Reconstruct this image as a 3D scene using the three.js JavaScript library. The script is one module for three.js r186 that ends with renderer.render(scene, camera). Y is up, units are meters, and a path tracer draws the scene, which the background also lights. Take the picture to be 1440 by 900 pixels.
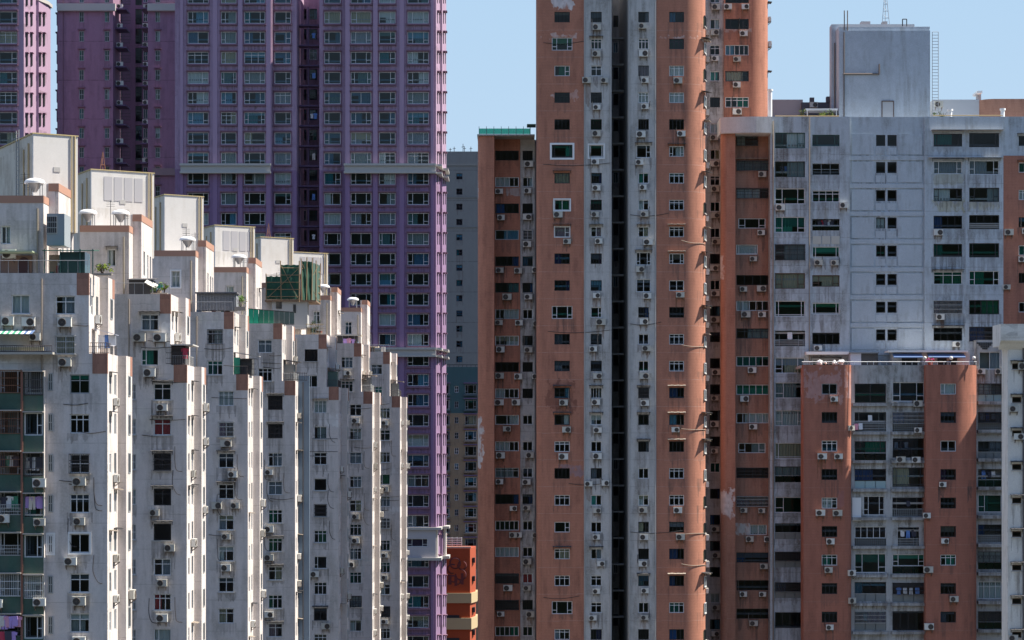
import * as THREE from 'three';
import { mergeGeometries } from 'three/addons/utils/BufferGeometryUtils.js';

// ---------------------------------------------------------------- camera, sky, sun, exposure
// A level camera with a raised lens: the horizon lies at row 632 of a 1440 x 900 frame, focal length 3000 pixels.
const F = 3000, HU = 720, HV = 632, CY = 48;
const scene = new THREE.Scene();
const camera = new THREE.PerspectiveCamera(2 * Math.atan(450 / F) * 180 / Math.PI, 1.6, 1, 4000);
camera.position.set(0, CY, 0);
camera.setViewOffset(1440, 900, 0, 450 - HV, 1440, 900);
camera.updateProjectionMatrix();
const renderer = new THREE.WebGLRenderer({ antialias: true });
renderer.toneMapping = THREE.LinearToneMapping;
renderer.toneMappingExposure = 2.05;
renderer.shadowMap.enabled = true;

function makeSky() {
  const w = 512, h = 256, a = new Float32Array(w * h * 4);
  const stops = [[-90, .03, .03, .03], [-2, .05, .05, .052], [0, .26, .325, .385], [4, .266, .352, .44], [12, .23, .328, .435], [30, .118, .204, .4], [90, .056, .112, .315]];
  for (let j = 0; j < h; j++) {
    const el = (j + .5) / h * 180 - 90;
    let k = 0; while (k < stops.length - 2 && el > stops[k + 1][0]) k++;
    const A = stops[k], B = stops[k + 1], t = Math.min(1, Math.max(0, (el - A[0]) / (B[0] - A[0])));
    for (let i = 0; i < w; i++) {
      const o = (j * w + i) * 4;
      for (let c = 0; c < 3; c++) a[o + c] = A[c + 1] + (B[c + 1] - A[c + 1]) * t;
      a[o + 3] = 1;
    }
  }
  const t = new THREE.DataTexture(a, w, h, THREE.RGBAFormat, THREE.FloatType);
  t.mapping = THREE.EquirectangularReflectionMapping; t.magFilter = THREE.LinearFilter; t.minFilter = THREE.LinearFilter; t.needsUpdate = true;
  return t;
}
scene.background = makeSky(); scene.environment = scene.background;

const sun = new THREE.DirectionalLight(new THREE.Color().setRGB(1, .93, .82), 5);
{
  const el = 55 * Math.PI / 180, back = 1.5 * Math.PI / 180;
  sun.target.position.set(0, CY, -230);
  sun.position.set(Math.cos(el) * Math.cos(back), Math.sin(el), -Math.cos(el) * Math.sin(back)).multiplyScalar(400).add(sun.target.position);
  sun.castShadow = true; sun.shadow.mapSize.set(4096, 4096);
  const c = sun.shadow.camera; c.left = -220; c.right = 220; c.top = 220; c.bottom = -220; c.near = 1; c.far = 900;
  scene.add(sun, sun.target);
}

// ---------------------------------------------------------------- small helpers
let seed = 20240611;
function rnd() { seed = (seed + 0x6D2B79F5) | 0; let t = Math.imul(seed ^ (seed >>> 15), 1 | seed); t = (t + Math.imul(t ^ (t >>> 7), 61 | t)) ^ t; return ((t ^ (t >>> 14)) >>> 0) / 4294967296; }
const rr = (a, b) => a + (b - a) * rnd();
const pick = (l) => l[Math.floor(rnd() * l.length) % l.length];
function hash(x, y, s) { let h = Math.imul(x, 374761393) + Math.imul(y, 668265263) + Math.imul(s, 1274126177); h = Math.imul(h ^ (h >>> 13), 1274126177); return ((h ^ (h >>> 16)) >>> 0) / 4294967296; }
function vn(x, y, s) {
  const i = Math.floor(x), j = Math.floor(y), fx = x - i, fy = y - j, u = fx * fx * (3 - 2 * fx), v = fy * fy * (3 - 2 * fy);
  const a = hash(i, j, s), b = hash(i + 1, j, s), c = hash(i, j + 1, s), d = hash(i + 1, j + 1, s);
  return a + (b - a) * u + (c - a) * v + (a - b - c + d) * u * v;
}
const fbm = (x, y, s) => .52 * vn(x, y, s) + .28 * vn(x * 2.1, y * 2.1, s + 7) + .2 * vn(x * 4.3, y * 4.3, s + 13);
const taken = {};
function numbered(n) { const k = taken[n] = (taken[n] ?? -1) + 1; return k ? `${n}_${String(k).padStart(3, '0')}` : n; }
function tag(o, label, category, group, kind) {
  if (label) o.userData.label = label;
  if (category) o.userData.category = category;
  if (group) o.userData.group = group;
  if (kind) o.userData.kind = kind;
  return o;
}
function thing(name, label, category, pos = [0, 0, 0], group, yaw = 0) {
  const g = new THREE.Group(); g.name = numbered(name); g.position.set(...pos); g.rotation.y = yaw; scene.add(g);
  return tag(g, label, category, group);
}
function mesh(name, geo, mat, parent, label) {
  const m = new THREE.Mesh(Array.isArray(geo) ? merge(geo) : geo, mat); m.name = name; m.castShadow = m.receiveShadow = true;
  if (label) m.userData.label = label;
  parent.add(m); return m;
}
function merge(l) {
  return l.length === 1 ? l[0] : mergeGeometries(l.map((g) => { const n = g.index ? g.toNonIndexed() : g; for (const k of Object.keys(n.attributes)) if (!['position', 'normal', 'uv'].includes(k)) n.deleteAttribute(k); return n; }));
}
function metreUV(g) {                     // texture coordinates in metres, by the way each face points
  const p = g.attributes.position, n = g.attributes.normal, u = g.attributes.uv;
  for (let i = 0; i < p.count; i++) {
    const ax = Math.abs(n.getX(i)), ay = Math.abs(n.getY(i)), az = Math.abs(n.getZ(i));
    if (ay > ax && ay > az) u.setXY(i, p.getX(i), p.getZ(i)); else if (ax > az) u.setXY(i, p.getZ(i), p.getY(i)); else u.setXY(i, p.getX(i), p.getY(i));
  }
  return g;
}
function box(x0, x1, y0, y1, z0, z1) {
  const g = new THREE.BoxGeometry(Math.abs(x1 - x0), Math.abs(y1 - y0), Math.abs(z1 - z0));
  g.translate((x0 + x1) / 2, (y0 + y1) / 2, (z0 + z1) / 2);
  return metreUV(g);
}
function bar(a, b, r, sides = 5) {          // a round bar from a to b
  const A = new THREE.Vector3(...a), B = new THREE.Vector3(...b), d = B.clone().sub(A), L = d.length();
  const g = new THREE.CylinderGeometry(r, r, L, sides, 1);
  g.applyQuaternion(new THREE.Quaternion().setFromUnitVectors(new THREE.Vector3(0, 1, 0), d.normalize()));
  g.translate((A.x + B.x) / 2, (A.y + B.y) / 2, (A.z + B.z) / 2);
  return g;
}
function cable(pts, r = .022) {
  return new THREE.TubeGeometry(new THREE.CatmullRomCurve3(pts.map((p) => new THREE.Vector3(...p))), pts.length * 4, r, 4);
}
const M = (r, g, b, o = {}) => new THREE.MeshStandardMaterial({ color: new THREE.Color().setRGB(r, g, b), roughness: .8, ...o });
const glass = (r, g, b, ior = 1.4, rough = .03) => new THREE.MeshPhysicalMaterial({ color: new THREE.Color().setRGB(r, g, b), roughness: rough, transmission: 1, thickness: 0, ior });

// ---------------------------------------------------------------- wall paint: colour, grain, grime and drips as matter on the wall
function paint(o) {
  const { w, h, base, s = 1 } = o, ppm = o.ppm ?? 16, nx = Math.min(2048, Math.ceil(w * ppm)), ny = Math.min(2048, Math.ceil(h * ppm));
  const a = new Float32Array(nx * ny * 3), mottle = o.mottle ?? .12, grime = o.grime ?? .35, gc = o.grimeColor ?? [.06, .055, .05], grain = o.grain ?? .1;
  for (let j = 0; j < ny; j++) for (let i = 0; i < nx; i++) {
    const x = (i + .5) / nx * w, y = (j + .5) / ny * h, k = (j * nx + i) * 3;
    const big = fbm(x * .22, y * .13, s), mid = fbm(x * 1.3, y * 1.1, s + 3), run = fbm(x * 2.6, y * .3, s + 5), fine = hash(i, j, s + 9) - .5;
    let f = 1 + mottle * (2 * big - 1) + mottle * .8 * (2 * mid - 1) + grain * fine;
    if (o.tile) { const c = hash(Math.floor(x / o.tile), Math.floor(y / o.tile), s + 21) - .5; f += .1 * c; }
    if (o.course) { const q = y / o.course; if (q - Math.floor(q) < .16) f -= .05 + .06 * mid; }
    let g = Math.max(0, run * .45 + big * .4 + .35 * mid - (o.thresh ?? .6)) * 4.2; g = Math.min(1, g) * grime * (.75 + .5 * hash(i >> 1, j >> 1, s + 15));
    for (let c = 0; c < 3; c++) a[k + c] = Math.max(0, base[c] * f * (1 - g) + gc[c] * g);
  }
  const blend = (i, j, c, t) => { const k = (j * nx + i) * 3; for (let q = 0; q < 3; q++) a[k + q] += (c[q] - a[k + q]) * t; };
  for (const p of o.patches ?? []) {        // repaired or repainted areas with ragged edges: [x0, y0, x1, y1, colour, opacity, raggedness]
    const [x0, y0, x1, y1, c, al = 1, rag = .25] = p;
    for (let j = Math.max(0, Math.floor((y0 - rag) / h * ny)); j < Math.min(ny, (y1 + rag) / h * ny); j++)
      for (let i = Math.max(0, Math.floor((x0 - rag) / w * nx)); i < Math.min(nx, (x1 + rag) / w * nx); i++) {
        const x = (i + .5) / nx * w, y = (j + .5) / ny * h, e = Math.min(x - x0, x1 - x, y - y0, y1 - y) + rag * (2 * fbm(x * 2.3, y * 1.7, s + 31) - 1);
        if (e > 0) { const f = .85 + .3 * vn(x * 5, y * 3, s + 33), n = fbm(x * 3.1, y * 1.9, s + 37); blend(i, j, c.map((q) => q * f), al * Math.min(1, Math.max(.12, (n - .3) * 4 + e * 1.2))); }
      }
  }
  for (const l of o.lines ?? []) {          // joints between storeys: [y, strength, colour]
    const [yy, st = .5, c = gc] = l;
    for (let i = 0; i < nx; i++) {
      const x = (i + .5) / nx * w, j = Math.round((yy + .03 * (vn(x * .7, yy, s) - .5)) / h * ny);
      if (j >= 0 && j < ny) blend(i, j, c, st * (.3 + .9 * vn(x * 3, yy * 9, s + 41)));
    }
  }
  for (const t of o.stains ?? []) {         // runs below sills and machines: [x, ytop, width, length, colour, strength]
    const [x0, y0, ww, len, c = gc, st = .5] = t;
    for (let i = Math.max(0, Math.floor((x0 - ww / 2) / w * nx)); i < Math.min(nx, (x0 + ww / 2) / w * nx); i++) {
      const x = (i + .5) / nx * w, q = vn(x * 7.3 + y0, y0 * 3.1, s + 51), L = len * (.15 + 1.1 * q * q);
      for (let j = Math.floor((y0 - L) / h * ny); j <= Math.floor(y0 / h * ny); j++) if (j >= 0 && j < ny) {
        const y = (j + .5) / ny * h; blend(i, j, c, st * q * (.35 + .9 * fbm(x * 9, y * 2.2, s + 53)));
      }
    }
  }
  const d = new Uint8Array(nx * ny * 4);
  for (let k = 0; k < nx * ny; k++) { for (let c = 0; c < 3; c++) { const v = Math.min(1, Math.max(0, a[k * 3 + c])); d[k * 4 + c] = 255 * (v <= .0031308 ? 12.92 * v : 1.055 * Math.pow(v, 1 / 2.4) - .055) + .5; } d[k * 4 + 3] = 255; }
  const t = new THREE.DataTexture(d, nx, ny); t.colorSpace = THREE.SRGBColorSpace; t.magFilter = THREE.LinearFilter; t.minFilter = THREE.LinearFilter;
  t.wrapS = t.wrapT = THREE.RepeatWrapping; t.repeat.set(1 / w, 1 / h); t.offset.set(-(o.x0 ?? 0) / w, -(o.y0 ?? 0) / h); t.needsUpdate = true;
  return t;
}
const wallMat = (o, rough = .88) => new THREE.MeshStandardMaterial({ map: paint(o), roughness: rough });

// ---------------------------------------------------------------- shared materials
const mat = {
  frameW: M(.62, .63, .63, { roughness: .45 }), frameS: M(.34, .36, .37, { roughness: .4, metalness: .3 }), frameD: M(.035, .035, .038, { roughness: .5 }), frameB: M(.1, .055, .035, { roughness: .6 }), frameG: M(.03, .09, .08, { roughness: .5 }), frameY: M(.32, .24, .12),
  clear: glass(.62, .7, .72), green: glass(.12, .42, .36), blue: glass(.26, .48, .6), dim: glass(.36, .41, .46, 1.33),
  dark: M(.02, .022, .026), ac: M(.66, .65, .6, { roughness: .5 }), acOld: M(.5, .48, .42, { roughness: .6 }), acFan: M(.025, .025, .027, { roughness: .5 }), acBar: M(.16, .13, .11, { roughness: .6, metalness: .3 }),
  awn: M(.06, .058, .06), awnL: M(.36, .3, .24), awnG: M(.03, .1, .07), pipe: M(.3, .25, .2), cable: M(.05, .045, .045), rust: M(.2, .09, .05), steel: M(.3, .31, .32, { roughness: .5, metalness: .5 }),
  white: M(.74, .74, .73), sill: M(.42, .41, .39), cageD: M(.06, .05, .05, { roughness: .6 }), cageL: M(.36, .36, .35, { roughness: .5 }),
};
const cloth = {
  c: M(.62, .62, .58), y: M(.42, .36, .24), p: M(.3, .2, .22), r: M(.5, .05, .05), t: M(.05, .34, .26), v: M(.16, .06, .14), n: M(.28, .3, .33), b: M(.1, .2, .42), l: M(.25, .28, .27),
};

// ---------------------------------------------------------------- windows
const cache = new Map();
const memo = (k, f) => { if (!cache.has(k)) cache.set(k, f()); return cache.get(k); };
const q5 = (v) => Math.round(v * 20) / 20;
// each style: upright bars at fractions of the width, and transoms [from, to, height fraction]
const styles = {
  T: { v: [.34, .66], h: [[0, 1, .72]] }, W: { v: [.5], h: [[0, 1, .68]] }, S: { v: [.5], h: [] }, C: { v: [.24, .76], h: [[0, .24, .3], [.76, 1, .3]] }, L: { v: [.28], h: [[0, .28, .32]] }, R: { v: [.7], h: [[.7, 1, .45]] },
  D: { v: [.25, .5, .75], h: [] }, P: { v: [.2, .4, .6, .8], h: [] }, Q: { v: [.25, .5, .75], h: [[0, 1, .7]] }, B: { v: [.12, .88], h: [[0, 1, .12]] }, X: { v: [.33, .66], h: [[0, 1, .5]] }, O: { v: [], h: [] }, H: { v: [.5], h: [[0, 1, .5]] }, Z: { v: [.18, .82], h: [[0, .18, .4], [.82, 1, .4]] },
};
function frameGeo(st, w, h, t) {
  return memo(`f${st}${w}${h}${t}`, () => {
    const s = styles[st], g = [], d = .07;
    g.push(box(-w / 2, w / 2, h / 2 - t, h / 2, -d, 0), box(-w / 2, w / 2, -h / 2, -h / 2 + t, -d, 0), box(-w / 2, -w / 2 + t, -h / 2 + t, h / 2 - t, -d, 0), box(w / 2 - t, w / 2, -h / 2 + t, h / 2 - t, -d, 0));
    const m = t * .75;
    for (const f of s.v) g.push(box(-w / 2 + w * f - m / 2, -w / 2 + w * f + m / 2, -h / 2 + t, h / 2 - t, -d + .012, -.006));
    for (const [a, b, f] of s.h) g.push(box(-w / 2 + w * a + t * .4, -w / 2 + w * b - t * .4, -h / 2 + h * f - m / 2, -h / 2 + h * f + m / 2, -d + .016, -.01));
    return merge(g);
  });
}
const paneGeo = (w, h) => memo(`p${w}${h}`, () => new THREE.PlaneGeometry(w, h));
function curtainGeo(w, h, k) {              // hanging folds
  return memo(`c${w}${h}${k}`, () => {
    const n = Math.max(6, Math.round(w * 12)), g = new THREE.PlaneGeometry(w, h, n, 1), p = g.attributes.position;
    for (let i = 0; i < p.count; i++) p.setZ(i, .045 * Math.sin(p.getX(i) * 21 + k * 2 + Math.sin(p.getX(i) * 5 + k)));
    g.computeVertexNormals(); return g;
  });
}
function cageGeo(w, h, d) {
  return memo(`g${w}${h}${d}`, () => {
    const g = [], n = Math.max(3, Math.round(w / .13)), r = .022;
    for (let i = 0; i <= n; i++) { const x = -w / 2 + w * i / n; g.push(box(x - r / 2, x + r / 2, -h / 2, h / 2, d - r, d)); }
    for (const y of [-h / 2, -h / 6, h / 6, h / 2]) g.push(box(-w / 2, w / 2, y - r, y + r, d - r * 1.6, d + r * .4));
    if (d > .05) for (const s of [-1, 1]) for (const y of [-h / 2, 0, h / 2]) g.push(box(s * w / 2 - r, s * w / 2 + r, y - r, y + r, 0, d - r * 1.7));
    return merge(g);
  });
}
const awningGeo = (w, d) => memo(`a${w}${d}`, () => {
  const n = Math.max(3, Math.round(w / .3)), g = [];
  for (let i = 0; i < n; i++) { const b = box(-w / 2 + w * i / n, -w / 2 + w * (i + .93) / n, 0, .035 + .02 * (i % 2), 0, d); g.push(b); }
  const m = merge(g); m.rotateX(.13); return merge([m, box(-w / 2 + .06, -w / 2 + .1, -.34, .0, 0, .04), box(w / 2 - .1, w / 2 - .06, -.34, .0, 0, .04)]);
});
// put one window into an opening centred at x, y of a wall whose outer face is z; the parts hang under the window
function addWindow(B, x, y, z, w, h, o, turn = 0) {
  w = q5(w); h = q5(h);
  const st = o.st ?? 'W', dark = st === 'D' || st === 'X';
  const fm = o.frame ?? (dark ? mat.frameD : mat.frameW), t = o.t ?? (dark ? .05 : .08);
  const win = mesh('window', frameGeo(st, w, h, t), fm, B.g); win.position.set(x, y, z); win.rotation.y = turn;
  const back = o.in ?? -.1;
  win.translateZ(back);
  mesh('pane', paneGeo(w - .06, h - .06), o.glass ?? mat.dim, win).position.z = -.035;
  if (o.cur) {
    const cw = q5((w - .1) * (o.cov ?? 1)), c = mesh('curtain', curtainGeo(cw, q5(h - .1), Math.floor(rnd() * 4)), o.cur, win);
    c.position.set((o.side ?? 0) * (w - .1 - cw) / 2, 0, -.16);
  }
  if (o.blind) { const bh = q5(h * o.blind); mesh('blind', memo(`bl${w}${bh}`, () => new THREE.BoxGeometry(w - .12, bh, .03)), o.blindMat ?? cloth.c, win).position.set(0, h / 2 - bh / 2 - .03, -.14); }
  if (o.cage) { const c = mesh('grille', cageGeo(w, h, o.cage), o.cageMat ?? mat.cageD, win); c.position.z = -back; }
  if (o.sill) mesh('sill', memo(`s${w}`, () => box(-w / 2 - .06, w / 2 + .06, -.05, .03, 0, .09)), o.sillMat ?? mat.sill, win).position.set(0, -h / 2 - .03, -back);
  if (o.sur) { const s = o.sur; mesh('surround', memo(`r${w}${h}${s}`, () => merge([box(-w / 2 - s, w / 2 + s, h / 2, h / 2 + s, 0, .06), box(-w / 2 - s, w / 2 + s, -h / 2 - s, -h / 2, 0, .06), box(-w / 2 - s, -w / 2, -h / 2, h / 2, 0, .06), box(w / 2, w / 2 + s, -h / 2, h / 2, 0, .06)])), o.surMat ?? mat.white, win).position.set(0, 0, -back - .01); }
  if (o.awn) { const a = mesh('awning', awningGeo(q5(w + .35), .55), o.awnMat ?? mat.awn, win); a.position.set(0, h / 2 + .24, -back - .02); }
  return win;
}

// ---------------------------------------------------------------- air conditioners: each one a thing
const acGeo = (() => {
  const fan = new THREE.CylinderGeometry(.22, .22, .02, 20); fan.rotateX(Math.PI / 2);
  const ring = new THREE.TorusGeometry(.235, .02, 5, 20), rings = [ring];
  const guard = []; for (const r of [.06, .13, .19]) guard.push(new THREE.TorusGeometry(r, .008, 4, 16)); for (let k = 0; k < 4; k++) { const b = box(-.22, .22, -.006, .006, -.004, .004); b.rotateZ(k * Math.PI / 4); guard.push(b); }
  return {
    body: merge([box(-.43, .43, -.28, .28, .06, .36), box(-.45, .45, .28, .31, .05, .38), box(.2, .4, -.24, .24, .36, .372)]), fan: fan, guard: merge([...rings, ...guard]),
    bars: merge([box(-.34, .34, -.36, -.33, .1, .14), box(-.34, -.3, -.33, -.28, 0, .42), box(.3, .34, -.33, -.28, 0, .42), box(-.34, -.3, -.62, -.33, 0, .04), box(.3, .34, -.62, -.33, 0, .04), (() => { const b = box(-.335, -.305, -.02, .02, 0, .5); b.rotateX(-.65); b.translate(0, -.62, .03); return b; })(), (() => { const b = box(.305, .335, -.02, .02, 0, .5); b.rotateX(-.65); b.translate(0, -.62, .03); return b; })()]),
  };
})();
let acCount = 0;
function airCon(x, y, z, yaw, label, group, scale = 1) {
  const g = thing('air_conditioner', label, 'air conditioner', [x, y, z], group, yaw); { const k = scale * rr(.86, 1.12); g.scale.set(k * rr(.94, 1.08), k, k); } acCount++;
  const old = rnd() < .4;
  mesh('casing', acGeo.body, old ? mat.acOld : mat.ac, g);
  const flip = rnd() < .15 ? 1 : -1;
  const f = mesh('fan', acGeo.fan, mat.acFan, g); f.position.set(flip * .14, 0, .365);
  const gd = mesh('fan_guard', acGeo.guard, mat.acBar, f); gd.position.set(0, 0, .018);
  mesh('bracket', acGeo.bars, mat.acBar, g);
  return g;
}

// ---------------------------------------------------------------- buildings
// A building stands at depth d; its own x = 0 is where column u of the photograph meets that depth, its z runs towards the camera.
function building(name, label, category, u, d, group) {
  const X = (u - HU) * d / F, g = thing(name, label, category, [X, 0, -d], group);
  const B = { g, d, X, k: d / F, stains: [], acs: [] };
  B.x = (uu, z = 0) => (uu - HU) * (d - z) / F - X;
  B.y = (v, z = 0) => CY + (HV - v) * (d - z) / F;
  return B;
}
function rectShape(x0, y0, x1, y1) { const s = new THREE.Shape(); s.moveTo(x0, y0); s.lineTo(x1, y0); s.lineTo(x1, y1); s.lineTo(x0, y1); s.closePath(); return s; }
// a wall plate with real openings; outline is a list of corners or [x0, y0, x1, y1]
function plate(outline, holes, z, thick) {
  let s;
  if (Array.isArray(outline[0])) { s = new THREE.Shape(); outline.forEach(([x, y], i) => i ? s.lineTo(x, y) : s.moveTo(x, y)); s.closePath(); } else s = rectShape(...outline);
  for (const [x, y, w, h] of holes) { const p = new THREE.Path(); p.moveTo(x - w / 2, y - h / 2); p.lineTo(x - w / 2, y + h / 2); p.lineTo(x + w / 2, y + h / 2); p.lineTo(x + w / 2, y - h / 2); p.closePath(); s.holes.push(p); }
  const g = new THREE.ExtrudeGeometry(s, { depth: thick, bevelEnabled: false }); g.translate(0, 0, z - thick);
  return g;
}
// decode a window token: style letter, then marks
function decode(tok) {
  const o = { st: tok[0] }, m = tok.slice(1);
  o.acs = [];
  for (const ch of m) {
    if (ch === 'g') o.glass = mat.green; else if (ch === 'b') o.glass = mat.blue; else if (ch === 'k') o.glass = mat.clear;
    else if (cloth[ch] && ch !== 'b') { o.cur = cloth[ch]; o.glass ??= mat.clear; o.cov = rnd() < .5 ? 1 : rr(.35, .75); o.side = rnd() < .5 ? -1 : 1; }
    else if (ch === 'a') o.awn = 1; else if (ch === 'A') { o.awn = 1; o.awnMat = mat.awnL; } else if (ch === 's') o.sur = .12; else if (ch === 'x') o.cage = .3; else if (ch === 'X') { o.cage = .3; o.cageMat = mat.cageL; } else if (ch === 'f') o.cage = .02;
    else if (ch === 'd') o.frame = mat.frameD; else if (ch === 'm') o.frame = mat.frameS; else if (ch === 'i') o.sill = 1; else if (ch === 'G') o.frame = mat.frameG; else if (ch === 'w') o.frame = mat.frameW;
    else if (ch === '1') o.acs.push(0); else if (ch === '<') o.acs.push(-.55); else if (ch === '>') o.acs.push(.55); else if (ch === '2') o.acs.push(-.48, .48);
    else if (ch === '+') o.big = 1;
  }
  if (!o.cur && o.st !== 'D' && o.st !== 'X' && o.st !== 'O' && rnd() < .45) { o.cur = pick([cloth.c, cloth.y, cloth.n, cloth.l, cloth.t]); o.glass ??= mat.clear; o.cov = rr(.3, .8); o.side = rnd() < .5 ? -1 : 1; }
  if ((o.st === 'D' || o.st === 'X') && !o.cur && rnd() < .4) { o.cur = pick([cloth.n, cloth.l, cloth.y, cloth.v, cloth.b, cloth.c]); o.cov = rr(.2, .6); o.side = rnd() < .5 ? -1 : 1; if (rnd() < .4) o.glass ??= mat.blue; }
  if (o.st !== 'O' && rnd() < .18) { o.blind = rr(.2, .55); o.blindMat = pick([cloth.c, cloth.n, cloth.y, cloth.l]); }
  return o;
}

// what the window above a machine looks like, for the machine's label
function windowWords(tok) {
  const k = tok[0], m = tok.slice(1), w = [];
  if (/[aA]/.test(m)) w.push('hooded');
  if (/[xX]/.test(m)) w.push('caged');
  w.push(k === 'D' || k === 'X' ? 'dark' : /g/.test(m) ? 'green' : /b/.test(m) ? 'blue' : /r/.test(m) ? 'red' : 'pale');
  w.push({ T: 'three-pane', W: 'four-pane', S: 'two-pane', C: 'casement', R: 'split', L: 'split', D: 'barred', P: 'five-pane', Q: 'gridded', B: 'broad', X: 'gridded', Z: 'sliding', H: 'halved', O: 'open' }[k]);
  return `under a ${w.slice(0, 3).join(' ')} window`;
}

const ORD = ['top', 'second', 'third', 'fourth', 'fifth', 'sixth', 'seventh', 'eighth', 'ninth', 'tenth', 'eleventh', 'twelfth', 'thirteenth', 'fourteenth', 'fifteenth', 'sixteenth', 'seventeenth', 'eighteenth', 'nineteenth', 'twentieth'];

// one flat stretch of a building: a wall plate with openings, the windows in them, a dark interior, the body behind and the machines on it
function section(B, o) {
  const z = o.z ?? 0, x0 = o.x0 ?? B.x(o.u0, z), x1 = o.x1 ?? B.x(o.u1, z), yT = o.yT ?? B.y(o.vT, z), yB = o.yB ?? 0, dep = o.depth ?? 8, K = (B.d - z) / F;
  const holes = [], todo = [], stains = [], conduits = [], yv = Math.max(yB, B.y(915, z)), th = o.thick ?? .22;
  for (const c of o.cols ?? []) {
    const toks = Array.isArray(c.toks) ? c.toks : c.toks.split(' ');
    toks.forEach((tok, i) => {
      if (tok === '-') return;
      const [tk, low] = tok.split('/'), e = decode(tk), v = c.vs ? c.vs[i] : c.v + c.dv * i, big = e.big ? 1.35 : 1, w = q5((c.ws?.[i] ?? c.w) * K * big), h = q5(c.h * K * (e.big ? 1.22 : 1));
      const x = B.x(c.u + (c.du?.[i] ?? 0), z), y = B.y(v, z);
      if (x - w / 2 < x0 + .03 || x + w / 2 > x1 - .03) { console.log('window over edge', B.g.name, c.u, i); return; }
      Object.assign(e, c.more?.[i] ?? {}); if (c.all) for (const k of Object.keys(c.all)) e[k] ??= c.all[k];
      if (e.st !== '.') { holes.push([x, y, w, h]); todo.push([x, y, w, h, e, low]); stains.push([x - x0, y - h / 2 - .02 - yv, w * 1.15, rr(.6, 2.4), [.085, .06, .05], rr(.3, .75)]); }
      for (const s of e.acs) {
        const ax = x + s * (e.acs.length > 1 ? 1.9 : w * .55) + rr(-.14, .14), ay = y - h / 2 - (c.acDrop ?? .5) - rr(0, .12);
        airCon(B.X + ax, ay, -B.d + z, 0, c.roof && ORD[i] ? `${c.acLabel}, ${ORD[i]} storey ${c.roof}` : `${c.acLabel} ${windowWords(tk)}`, c.acGroup, c.acScale ?? 1);
        conduits.push([ax, ay]);
        stains.push([ax - x0, ay - .25 - yv, .9, rr(.8, 2.4), rnd() < .5 ? [.14, .06, .025] : [.06, .05, .045], rr(.5, .9)], [ax + .5 - x0, ay + .3 - yv, .5, rr(.6, 1.2), [.03, .03, .03], .5]);
      }
    });
  }
  const pipes = []; for (const c of conduits) if (rnd() < .65) { const sd = rnd() < .5 ? -1 : 1, x = c[0] + sd * .5, up = rr(.5, 1.9); if (x > x0 + .1 && x < x1 - .6) pipes.push(cable([[c[0] + sd * .4, c[1], z + .04], [x, c[1] + .1, z + .05], [x + rr(-.05, .05), c[1] + up * .6, z + .04], [x + rr(-.06, .06), c[1] + up, z + .03]], .028)); }
  if (pipes.length) mesh('conduit', pipes, rnd() < .6 ? mat.cable : mat.pipe, B.g).userData.kind = 'stuff';
  const P = { w: x1 - x0, h: yT - yv, x0, y0: yv, s: Math.floor(Math.abs(x0 * 13.7) + B.d + 31), stains: [...stains, ...(o.stains ?? []).map(([u, v, w, l, c, a]) => [B.x(u, z) - x0, B.y(v, z) - yv, w, l, c, a])], ...o.paint };
  if (o.paint?.patchesPx) P.patches = o.paint.patchesPx.map(([u0, v0, u1, v1, ...r]) => [B.x(u0, z) - x0, B.y(v1, z) - yv, B.x(u1, z) - x0, B.y(v0, z) - yv, ...r]);
  if (o.storey) { P.lines = []; for (let v = o.storey[0]; v < 905; v += o.storey[1]) P.lines.push([B.y(v, z) - yv, o.storey[2] ?? .4, o.storey[3]]); }
  const m = o.mat ?? wallMat(P);
  mesh(o.name ?? 'wall', plate([x0, yB, x1, yT], holes, z, th), m, B.g);
  const rm = o.room ?? Math.min(3.2, dep - .6);
  if (dep > 1.5) {
    mesh('structure_core', [box(x0, x1, yB, yT, z - dep, z - rm - .02), box(x0, x0 + .2, yB, yT, z - rm - .02, z - th), box(x1 - .2, x1, yB, yT, z - rm - .02, z - th), box(x0 + .2, x1 - .2, yT - .3, yT, z - rm - .02, z - th)], m, B.g);
    if (holes.length) { const fl = [box(x0 + .2, x1 - .2, yB, yT - .3, z - rm - .015, z - rm + .01)]; for (let y = yT - 3.2; y > yv - 2; y -= 2.9) fl.push(box(x0 + .21, x1 - .21, y, y + .2, z - rm + .02, z - th - .02)); mesh('interior', fl, mat.inside, B.g); }
  }
  for (const [x, y, w, h, e, low] of todo) {
    if (!low) { addWindow(B, x, y, z, w, h, e); continue; }
    const lh = q5(h * (low[0] === 'b' ? .42 : .4)), W = q5(w);
    const open = e.st === 'O';
    const wn = addWindow(B, x, open ? y : y + lh / 2, open ? z - .9 : z, w, open ? h : h - lh, open ? { st: 'Z', frame: mat.frameS, glass: mat.dim, cur: e.cur } : e);
    const gm = { b: mat.cageL, p: M(.2, .21, .2), n: mat.frameS, q: mat.green, l: mat.paleGlass }[low[0]];
    const lw = mesh('balcony_rail', low[0] === 'b' ? cageGeo(W, lh, .03) : low[0] === 'n' ? netGeo(W, lh) : memo(`pl${low[0]}${W}${lh}`, () => merge([0, 1, 2].map((i) => box(-W / 2 + W * i / 3 + .03, -W / 2 + W * (i + 1) / 3 - .03, -lh / 2, lh / 2, -.02, .02)))), gm, B.g);
    lw.position.set(x, y - h / 2 + lh / 2, z - .06);
    mesh('top_rail', memo(`tr${W}`, () => box(-W / 2, W / 2, -.03, .03, -.05, .05)), low[0] === 'l' ? mat.frameD : mat.frameS, lw).position.y = lh / 2;
    if (open) hang(B, x, y + h * .16, z - .25, w * .8, low[1]);
  }
  return { m, x0, x1, yT, z };
}
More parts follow.
